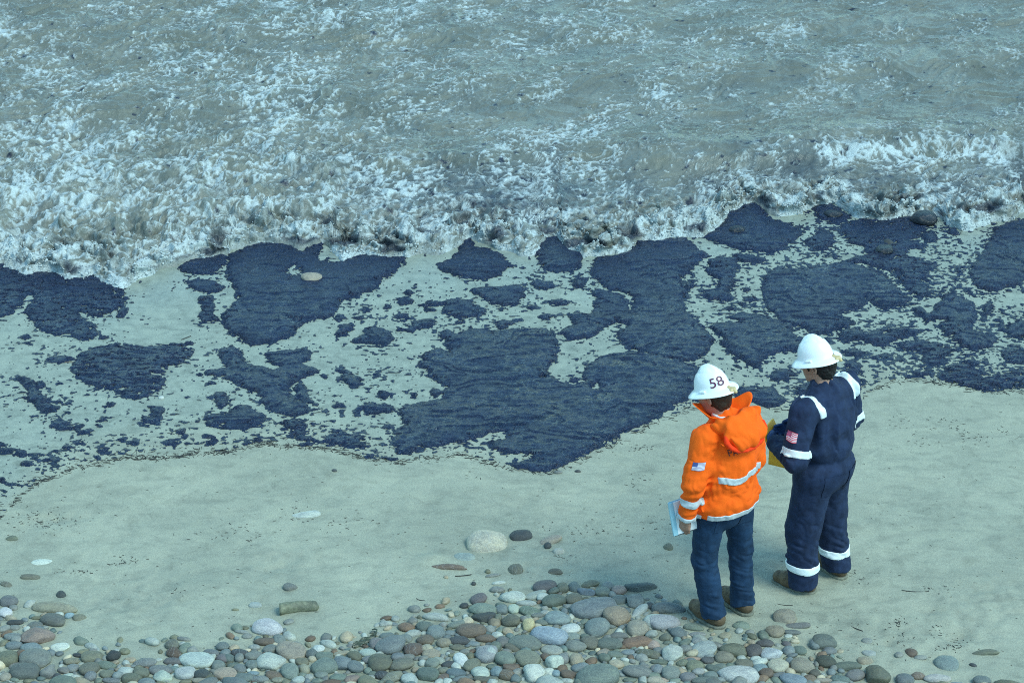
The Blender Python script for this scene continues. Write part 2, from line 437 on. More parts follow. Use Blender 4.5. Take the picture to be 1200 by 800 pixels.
f = np.full(GX.shape, -.5, np.float32); thin = np.zeros(GX.shape, np.float32)
for k, p in enumerate(OIL):
    s, d = poly_sd(px_poly(p), .5 if k not in () else .2)
    f[s] = np.maximum(f[s], d)
    if k in THIN:
        thin[s] = np.maximum(thin[s], sst(-.02, .05, d))
for (cx, cy, w, h) in BLOT:
    c0 = at(cx, cy); sc = pxm(c0)
    a = w / 2 / sc; b = h / 2 / sc / .47
    e = np.sqrt(((GX - c0[0]) / a) ** 2 + ((GY - c0[1]) / b) ** 2)
    f = np.maximum(f, (1 - e) * min(a, b))
for p in HOLES:
    s, d = poly_sd(px_poly(p), .2)
    f[s] = np.minimum(f[s], -d)
# beyond the picture's edges the slick goes on
outside = sst(3.75, 4.3, np.abs(GX) - .18 * (GY - 17) * .3)
blob = .22 * fbm(GX * 1.1, GY * 1.3, 71, 4) - .03
f = np.where(np.abs(GX) > 4.45, np.maximum(f, blob * outside - (1 - outside)), f)
edge = .026 * n2(GX * 6, GY * 8, 41) + .020 * n2(GX * 15, GY * 24, 42) + .014 * n2(GX * 36, GY * 48, 43)
core = f.copy()
f = f + edge
# thin, streaky oil
streak = n2(GX * 9, GY * 30, 44) + .7 * n2(GX * 24, GY * 60, 45)
f = np.where(thin > .2, np.minimum(f, .05) - thin * .12 * sst(.15, .85, streak + .35 * n2(GX * 3, GY * 4, 48)), f)
# frayed sandy gaps near the rims
fr = n2(GX * 11, GY * 26, 46) + .5 * n2(GX * 31, GY * 52, 47)
f = np.where((core > 0) & (core < .24), f - .17 * sst(.45, 1.0, fr + .35 * n2(GX * 2.5, GY * 3, 49)) * (1 - core / .24), f)
# spatter round the patches
wk = GY - wrack(GX)
sp = n2(GX * 17, GY * 21, 51) + .35 * n2(GX * 43, GY * 47, 52)
dens = .5 * np.exp(np.minimum(core, 0) / .16) + .22 * n2(GX * 1.6, GY * 1.9, 53) + .34 * n2(GX * 4.3, GY * 4.9, 55) - .05
dens += .22 * np.exp(-np.abs(wk - .12) / .13) + .26 * sst(1.0, 2.6, GX) - .22 * np.exp(-(((GX + 2.6) / .5) ** 2 + ((GY - 18.1) / .8) ** 2)) - .25 * sst(.35, .0, front(GX) - GY)
thr = .72 - .85 * np.clip(dens, -.2, .80)
spot = (sp - thr) * .03
sp2 = n2(GX * 40, GY * 44, 56)
spot = np.maximum(spot, (sp2 - (.68 - .62 * np.clip(dens, -.2, .9))) * .02)
spot = np.where(wk < .02 + .05 * n2(GX * 6, GY * 6, 54), -1, spot)
f = np.maximum(f, np.where(np.abs(GX) < 5.5, spot, -1))
f = np.where((wk < -.06) | (GY > front(GX) + .55), -1, f)

keepv = f > 0
cell = (f[:-1, :-1] + f[1:, :-1] + f[:-1, 1:] + f[1:, 1:]) > 0
# connected patches by joining runs of cells row by row
lab = np.zeros(cell.shape, np.int32); parent = [0]


def find(a):
    while parent[a] != a:
        parent[a] = parent[parent[a]]; a = parent[a]
    return a


prev = []
for j in range(cell.shape[0]):
    row = cell[j].astype(np.int8)
    dd = np.diff(np.concatenate([[0], row, [0]]))
    st = np.nonzero(dd == 1)[0]; en = np.nonzero(dd == -1)[0]
    cur = []; q = 0
    for s, e in zip(st.tolist(), en.tolist()):
        l = 0
        while q < len(prev) and prev[q][1] < s:
            q += 1
        qq = q
        while qq < len(prev) and prev[qq][0] <= e:
            r_ = find(prev[qq][2])
            if l == 0:
                l = r_
            elif r_ != l:
                parent[r_] = l
            qq += 1
        if l == 0:
            parent.append(len(parent)); l = len(parent) - 1
        lab[j, s:e] = l
        cur.append((s, e, l))
    prev = cur
root = np.array([find(a) for a in range(len(parent))])
lab = root[lab]
cnt = np.bincount(lab.ravel(), minlength=len(parent)); cnt[0] = 0

thick = .003 + .016 * (1 - np.exp(-np.clip(core + edge, 0, 1) / .045)) * (1 - .5 * thin)
wr = .0040 * n2(GX * 10, GY * 17, 61) + .0026 * n2(GX * 26, GY * 36, 62) + .006 * np.abs(n2(GX * 5, GY * 7, 68)) + .004 * n2(GX * 4, GY * 7, 63) + .0035 * (1 - np.abs(n2(GX * 6, GY * 20, 64))) 
swell = .012 * fbm(GX * 1.6, GY * 2.3, 65, 3)
lap = fbm(GX * .9 + .3 * n2(GX * 3, GY * 4, 67), GY * 1.5, 66, 3) * 4.5 + 3
lapf = lap - np.floor(lap)
swell = swell + .006 * lapf * sst(0, .06, 1 - lapf)
GZ = ground(GX, GY) + thick * np.clip(.35 + f / .02, .25, 1) + (wr + swell) * sst(0, .03, f) + .0015
t = NT('crude_oil')
v = t.coord()
vs = t.coord((1, 1.7, 1))
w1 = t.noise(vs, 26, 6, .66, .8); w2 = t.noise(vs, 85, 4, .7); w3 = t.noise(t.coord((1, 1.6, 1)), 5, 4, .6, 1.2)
c = t.ramp(w3, [(.3, (.005, .012, .034)), (.7, (.010, .023, .064))])  # blue of the reflected sky put into the oil's base colour
c = t.mix(t.ramp(w2, [(.57, (0, 0, 0)), (.68, (1, 1, 1))]), c, (.10, .14, .20))  # paler specks painted in as small sky glints
rr = t.ramp(t.noise(v, 4, 5, .65, 1.0), [(.38, (.10, .10, .10)), (.62, (.42, .42, .42))])
nb = t.bump(w1, .9, .03)
nb = t.bump(w2, .8, .010, nb)
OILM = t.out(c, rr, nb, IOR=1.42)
vid = np.arange(GX.size).reshape(GX.shape)
quad = np.stack([vid[:-1, :-1], vid[:-1, 1:], vid[1:, 1:], vid[1:, :-1]], -1)
VV = np.stack([GX, GY, GZ], -1).reshape(-1, 3)


def sub_mesh(name, mask):
    q = quad[mask]
    u, inv = np.unique(q, return_inverse=True)
    return mesh_np(name, VV[u], inv.reshape(-1, 4))


def lab_at(px, py):
    p = at(px, py)
    i = int((p[0] - gx[0]) / .0072); j = int((p[1] - gy[0]) / .0105)
    w_ = lab[max(0, j - 6):j + 7, max(0, i - 8):i + 9]; w_ = w_[w_ > 0]
    return int(np.bincount(w_).argmax()) if len(w_) else 0


SEEDS = {(600, 460): 'broad main sheet of black oil reaching the wrack line behind the person in orange',
         (150, 430): 'flat oval oil patch with sandy streaks and twigs at its edge',
         (310, 370): 'broad oil patch with a cream stone in it at the foam edge',
         (290, 440): 'branching oil patch made of joined lobes above the wrack line',
         (280, 492): 'long low oil slick just above the dark wrack line',
         (110, 350): 'oil patch with streaky sandy tail under the thickest white foam',
         (555, 312): 'rounded oil patch touching the foam with clean sand on both sides',
         (655, 305): 'small rounded oil patch tucked into a scallop of the foam edge',
         (585, 346): 'lens-shaped oil slick lying alone on spattered sand',
         (870, 270): 'oil patch with a wet dark stone on it beside the foam',
         (960, 345): 'big oil patch behind the white helmet of the person in navy',
         (885, 400): 'oil patch between the two white helmets',
         (1170, 310): 'oil patch with ragged edge beside a sandy channel at the foam',
         (1120, 380): 'clustered oil patch of broken lobes near spattered sand',
         (45, 465): 'narrow drip-shaped oil streak on clean sand',
         (1040, 290): 'oil patch with two dark wet stones near the foam',
         (440, 392): 'small round oil patch amid spatter',
         (545, 362): 'oil slick with a thin tail amid spatter'}
names = {}
for (a, b), lb in SEEDS.items():
    l = lab_at(a, b)
    if l and l not in names:
        names[l] = lb
order = np.argsort(-cnt)
done = np.zeros(len(cnt), bool); npatch = 0
for l in order:
    if cnt[l] < 190 or npatch >= 230:
        break
    msk = lab == l
    jj, ii = np.nonzero(msk)
    jj0, jj1, ii0, ii1 = jj.min(), jj.max() + 1, ii.min(), ii.max() + 1
    q = quad[jj, ii]
    u, inv = np.unique(q, return_inverse=True)
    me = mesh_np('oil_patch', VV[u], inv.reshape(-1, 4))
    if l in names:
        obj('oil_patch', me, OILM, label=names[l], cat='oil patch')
    else:
        wd = (ii1 - ii0) * .0072; dp = (jj1 - jj0) * .0105
        sz = 'palm-sized' if cnt[l] < 500 else ('plate-sized' if cnt[l] < 1500 else 'tray-sized')
        shp = 'elongated' if wd > 2.2 * dp else ('compact' if cnt[l] > .5 * (ii1 - ii0) * (jj1 - jj0) else 'ragged')
        yc = gy[(jj0 + jj1) // 2]; xc = gx[(ii0 + ii1) // 2]
        zone = 'near the wrack line' if yc - float(wrack(xc)) < .45 else ('by the foam edge' if float(front(xc)) - yc < .7 else 'between larger slicks')
        lb = f'{sz} {shp} blot of black oil on sand {zone}'
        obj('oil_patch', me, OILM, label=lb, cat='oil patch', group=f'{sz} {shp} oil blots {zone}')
    done[l] = True; npatch += 1
rest = (lab > 0) & ~done[lab]
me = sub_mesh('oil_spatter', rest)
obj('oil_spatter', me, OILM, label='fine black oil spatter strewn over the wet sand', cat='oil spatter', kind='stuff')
# ------------------------------------------------------------------ sea
wx = axis(-6.2, 6.2, .0125, 300, 300)
sv = axis(0.0, 8.2, .0145, 0.0, 420)                     # distance behind the foam edge
SX, SV = np.meshgrid(wx, sv)
FR = front(np.clip(SX, -6.3, 6.3))
SY = FR + SV * (1 - .0 * SX)
relax = np.clip(SV / 3.0, 0, 1)
SY = SY - relax * (FR - 19.4) * .85                       # rows straighten away from the edge
zf = ground(SX, FR)
near = sst(11, 7.5, np.abs(SX)) * sst(30, 26.8, SY)
amp = 1 + .5 * n2(SX * .7, SX * 0 + 9, 201)
lefty = sst(.5, -2.5, SX)
# bore: steep lumpy front, then a slowly falling back
bore = (.085 + .035 * n2(SX * 1.3, SX * 0 + 5, 202)) * (1 - np.exp(-SV / .11)) * (.45 + .55 * np.exp(-np.clip(SV - .25, 0, 9) / .55))
z = zf * (1 - sst(.5, 2.5, SV)) + sst(.5, 2.5, SV) * -.165 + bore
# a second crest coming in on the right, and others further out
def crest(xc, yoff, a, wd, sl, steep=.5):
    c = yoff + sl * (SX - xc) + .10 * n2(SX * 1.7, SX * 0 + yoff * 3.1, 210) + .04 * n2(SX * 5, SX * 0 + yoff, 211)
    u = SY - c
    return a * np.where(u < 0, np.exp(-(u / (wd * steep)) ** 2), np.exp(-(u / (wd * 1.6)) ** 2))
z += crest(3.5, at(1100, 190)[1], .10, .24, .03) * sst(2.3, 3.2, SX)
z += crest(2.2, at(920, 200)[1], .09, .22, .10) * sst(.8, 1.5, SX) * sst(3.2, 2.6, SX)
z += crest(-1.2, at(430, 205)[1], .055, .30, .12)
z += crest(-3.2, at(150, 250)[1], .07, .25, -.1) * sst(-1.0, -2., SX)
z += crest(0, at(600, 120)[1], .05, .45, .16)
z += crest(0, at(600, 60)[1], .045, .5, .05)
z += crest(0, at(600, 10)[1], .05, .5, -.05)
# the swash is torn by short chop running diagonally
qx = SX * .86 + SY * .5; qy = -SX * .5 + SY * .86
wxp = .22 * n2(SX * 2.1, SY * 2.1, 221); wyp = .22 * n2(SX * 2.1, SY * 2.1, 222)
def ridge(fx, fy, sd):
    return 1 - np.abs(n2((qx + wxp) * fx, (qy + wyp) * fy, sd))
boil = sst(4.5, .8, SV) * (.5 + .8 * lefty)
chop = boil * (.065 * np.abs(n2(SX * 2.6, SY * 3.0, 242)) + .032 * np.abs(n2(SX * 6, SY * 7, 243)) + .012 * np.abs(n2(SX * 14, SY * 15, 244)) - .028) + .042 * (ridge(1.3, 2.2, 223) - .6) + .026 * (ridge(3.0, 5.2, 224) ** 2 - .5) + .012 * (ridge(6.5, 11, 225) ** 2 - .5) + .009 * (ridge(14, 22, 226) - .6) + .005 * (ridge(30, 44, 228) - .6) + .003 * n2(SX * 38, SY * 55, 227)
z += chop * near * sst(.0, .5, SV) * (.8 + .5 * lefty)
# lumps of the breaking edge
zone = sst(1.25, .25, SV) * (.55 + .75 * sst(-.2, .5, n2(SX * 2.2, SV * 2 + SX, 231))) + .25 * sst(2.4, .6, SV)
bill = np.abs(n2(SX * 5.0, SY * 5.5, 232)) * .62 + np.abs(n2(SX * 11, SY * 12, 233)) * .40 + np.abs(n2(SX * 23, SY * 24, 234)) * .17 + np.abs(n2(SX * 47, SY * 48, 235)) * .07
z += zone * (.155 * bill - .045) * near * sst(0, .12, SV)
# deep troughs between the lumps
z -= zone * near * .075 * sst(.35, .8, n2(SX * 3.4, SY * 4.2, 236)) * sst(.05, .3, SV)
z = np.maximum(z, zf * 0 + ground(SX, SY) + .004 + .02 * sst(0, .1, SV))
z = np.where(SV < .001, ground(SX, SY) - .004, z)
dx = near * (zone * (.035 * n2(SX * 7, SY * 7, 237) + .010 * n2(SX * 18, SY * 18, 238)) + .01 * n2(SX * 6, SY * 8, 239))
dy = near * (zone * (.045 * n2(SX * 7, SY * 7, 240) - .05 * sst(.02, .12, z - zf)) * sst(0, .1, SV) + .012 * n2(SX * 6, SY * 8, 241))
# ---- foam cover: strands drawn out towards and away from the beach
qx = SX * .89 - SY * .45; qy = SX * .45 + SY * .89
leftness = sst(1.2, -3.2, SX)
cover = .35 + .09 * leftness * sst(7.5, 1.5, SV) + .15 * np.exp(-SV / .5) + .10 * sst(3.2, .4, SV)
cover += .15 * fbm(qx * .9, qy * .5, 251, 3) + .10 * n2(qx * 2.6, qy * 1.4, 252)
cover += .28 * np.exp(-((SY - at(1100, 196)[1] + .05 * n2(SX * 3, SX * 0, 253)) / .16) ** 2) * sst(2.0, 2.9, SX)
cover -= .10 * sst(1.0, 3.5, SX) * sst(1.2, 2.5, SV)
def ff(fx, fy, sd, w=1.0):
    return 1 - np.abs(n2((qx + wxp * w) * fx + .35 * n2(SX * 9, SY * 12, sd + 50), (qy + wyp * w) * fy + .35 * n2(SX * 9, SY * 12, sd + 60), sd)) * 1.6
lace = .40 * ff(2.4, 1.1, 261, 1.6) + .46 * ff(5.5, 2.7, 262, 1.2) + .44 * ff(12, 6, 263) + .40 * ff(24, 13, 264) + .3 * ff(44, 30, 265)
lace = (lace - lace.mean()) / lace.std()
def line(fx, fy, sd, w=1.0, thin=2.6):
    n_ = n2((qx + wxp * w) * fx + .45 * n2(SX * 8, SY * 7, sd + 50) + .2 * n2(SX * 22, SY * 20, sd + 55), (qy + wyp * w) * fy + .45 * n2(SX * 8, SY * 7, sd + 60) + .2 * n2(SX * 22, SY * 20, sd + 65), sd)
    return np.clip(1 - np.abs(n_) * thin, 0, 1) ** 1.3
def patch(fx, fy, sd, lo=-.65, hi=.5):
    return sst(lo, hi, n2(qx * fx, qy * fy, sd) + 1.5 * (cover - .40))
web = 1 - (1 - .95 * line(2.3, 1.4, 311, 1.5, 5.0) * patch(1.2, .8, 321)) * (1 - .9 * line(5.0, 3.2, 312, 1.2, 4.4) * patch(1.9, 1.2, 322)) * (1 - .7 * line(9.5, 6.0, 313, 1, 4.2) * patch(2.6, 1.7, 323)) * (1 - .45 * line(20, 13, 314, 1, 3.6) * patch(3.5, 2.2, 324, -.5, .5))
foam = np.clip(.80 * web ** 1.25 * (.42 + 1.1 * cover) + .55 * sst(.2, 1.3, lace - (1.95 - 3.0 * cover)), 0, 1)
foam = sst(.10, .66, foam)
fresh = sst(.0, 1.2, lace - (.6 - 1.5 * cover))
foam = np.clip(foam + .15 * fresh * np.exp(-SV / .8) + .45 * zone * sst(.1, .75, bill) * sst(.9, .2, SV), 0, 1)
foam = np.where(SV < .05, np.maximum(foam, .7), foam)
foam *= 1 - .8 * sst(.12, .55, n2(SX * 3.4, SY * 4.2, 236)) * sst(1.3, .3, SV)
foam *= 1 - .5 * sst(.1, .6, n2(SX * 2.1, SY * 2.6, 237)) * sst(4, 1, SV)
# oil carried in the water, and trough shade painted along the breaking edge
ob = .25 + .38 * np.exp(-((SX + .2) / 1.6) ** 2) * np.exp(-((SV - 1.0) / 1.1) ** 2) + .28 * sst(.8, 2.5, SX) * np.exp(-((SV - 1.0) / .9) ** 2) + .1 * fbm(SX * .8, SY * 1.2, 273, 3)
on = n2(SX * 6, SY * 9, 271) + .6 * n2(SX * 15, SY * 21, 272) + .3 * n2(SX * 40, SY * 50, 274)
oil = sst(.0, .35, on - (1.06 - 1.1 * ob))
oil = np.maximum(oil, .85 * sst(.15, .6, n2(SX * 3.4, SY * 4.2, 236) + .3 * n2(SX * 9, SY * 10, 245)) * sst(.75, .12, SV) * sst(.02, .1, SV))  # troughs at the front darkened: shade and dark oil painted together
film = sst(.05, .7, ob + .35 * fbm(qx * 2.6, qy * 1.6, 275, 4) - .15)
milk = np.clip(1.25 * cover - .30 + .35 * fbm(qx * 3, qy * 1.7, 281, 3) + .12 * np.clip(lace, -1.5, 1.5), 0, 1)
z = z + near * sst(.05, .5, SV) * .012 * foam
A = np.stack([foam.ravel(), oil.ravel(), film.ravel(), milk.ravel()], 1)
t = NT('sea_water')
v = t.coord(); vs = t.coord((1, .62, 1))
a_ = t.n('Attribute', attribute_name='foam'); sep = t.n('SeparateColor'); t.l(a_.outputs['Color'], sep.inputs[0])
fn = t.noise(vs, 42, 8, .76, 1.2); fn2 = t.noise(v, 120, 5, .8); mud = t.noise(v, 1.1, 5, .6)
fo = t.math('ADD', sep.outputs[0], t.math('MULTIPLY', t.math('SUBTRACT', fn, .5), 1.3))
fo = t.math('ADD', fo, t.math('MULTIPLY', t.math('SUBTRACT', fn2, .5), 1.3))
fo = t.math('POWER', t.math('MULTIPLY', t.math('SUBTRACT', fo, .02), .92, True), 1.35)
wc = t.ramp(mud, [(.3, (.115, .122, .098)), (.7, (.180, .178, .140))])
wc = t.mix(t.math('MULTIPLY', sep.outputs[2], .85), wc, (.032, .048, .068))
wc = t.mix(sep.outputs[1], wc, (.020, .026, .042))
fc = t.ramp(fn2, [(.3, (.34, .40, .40)), (.64, (.54, .605, .60))])
mk = t.math('MULTIPLY', a_.outputs['Alpha'], t.math('MULTIPLY', t.noise(vs, 75, 6, .8), 1.15))
c = t.mix(t.math('MULTIPLY', mk, .6, True), wc, (.22, .26, .255))
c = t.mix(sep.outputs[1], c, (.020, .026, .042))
c = t.mix(fo, c, fc)
rr = t.math('ADD', .16, t.math('MULTIPLY', fo, .5))
nb = t.bump(t.noise(vs, 20, 6, .68, .5), .55, .02)
nb = t.bump(fn, .5, .008, nb)
SEA = t.out(c, rr, nb, IOR=1.33)
V = np.stack([SX + dx, SY + dy, z], -1)
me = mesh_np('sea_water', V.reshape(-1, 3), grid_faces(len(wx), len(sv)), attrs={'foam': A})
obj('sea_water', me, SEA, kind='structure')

# ---- thrown foam: lumps and drops riding on the breaking edge
bm = bmesh.new(); bmesh.ops.create_icosphere(bm, subdivisions=1, radius=1)
bm.verts.ensure_lookup_table()
iv = np.array([q.co[:] for q in bm.verts]); ifc = np.array([[q.index for q in fc_.verts] for fc_ in bm.faces]); bm.free()
pr = (zone * np.clip(bill, 0, 1) ** 1.5 * sst(.85, .05, SV) + .35 * sst(.10, .02, SV)) * (np.abs(SX) < 5.6)
pr[:, :] *= (foam > .35) * (SV > .004)
pr = pr.ravel() / pr.sum()
NF = 7000
pick = rng.choice(pr.size, NF, p=pr)
Pf = V.reshape(-1, 3)[pick]
rad = .0028 + .0070 * rng.random(NF) ** 2.5
big = rng.random(NF) < .05
rad[big] *= 1.5
lift = rng.exponential(.35, NF) * rad
hi = rng.random(NF) < .06
lift[hi] += rng.exponential(.03, hi.sum())
rad[hi] *= .45
sq = np.stack([rad * (.9 + .8 * rng.random(NF)), rad * (.8 + .5 * rng.random(NF)), rad * (.6 + .5 * rng.random(NF))], 1)
cen = Pf + np.stack([rng.normal(0, .006, NF), rng.normal(0, .006, NF), lift], 1)
Vf = iv[None] * (1 + .28 * rng.normal(0, 1, (NF, len(iv), 1)).clip(-1, 1)) * sq[:, None] + cen[:, None]
Ff = ifc[None] + (np.arange(NF) * len(iv))[:, None, None]
t = NT('foam_froth'); v = t.coord()
FOAM = t.out(t.ramp(t.noise(v, 40, 4), [(.35, (.26, .30, .30)), (.65, (.50, .54, .53))]), .7, None)
obj('sea_foam', mesh_np('sea_foam', Vf.reshape(-1, 3), Ff.reshape(-1, 3)), FOAM,
    label='white froth and flung drops along the breaking edge of the wave', cat='sea foam', kind='stuff')
# ------------------------------------------------------------------ beach stones
SCOL = dict(ol=('olive', (.155, .150, .095)), ta=('tan', (.30, .245, .165)), gr=('grey', (.195, .20, .175)), bg=('blue-grey', (.155, .178, .172)),
            bl=('pale blue', (.20, .265, .275)), wh=('whitish', (.50, .51, .46)), lg=('light grey', (.35, .37, .32)), dk=('dark', (.055, .058, .056)),
            br=('brown', (.165, .11, .07)), pi=('pinkish', (.33, .225, .165)), gn=('grey-green', (.15, .175, .135)), pu=('purplish', (.118, .106, .102)),
            ye=('yellowish', (.42, .31, .15)), cr=('cream', (.45, .39, .27)), te=('teal', (.125, .165, .148)), ru=('rust-brown', (.28, .15, .08)))
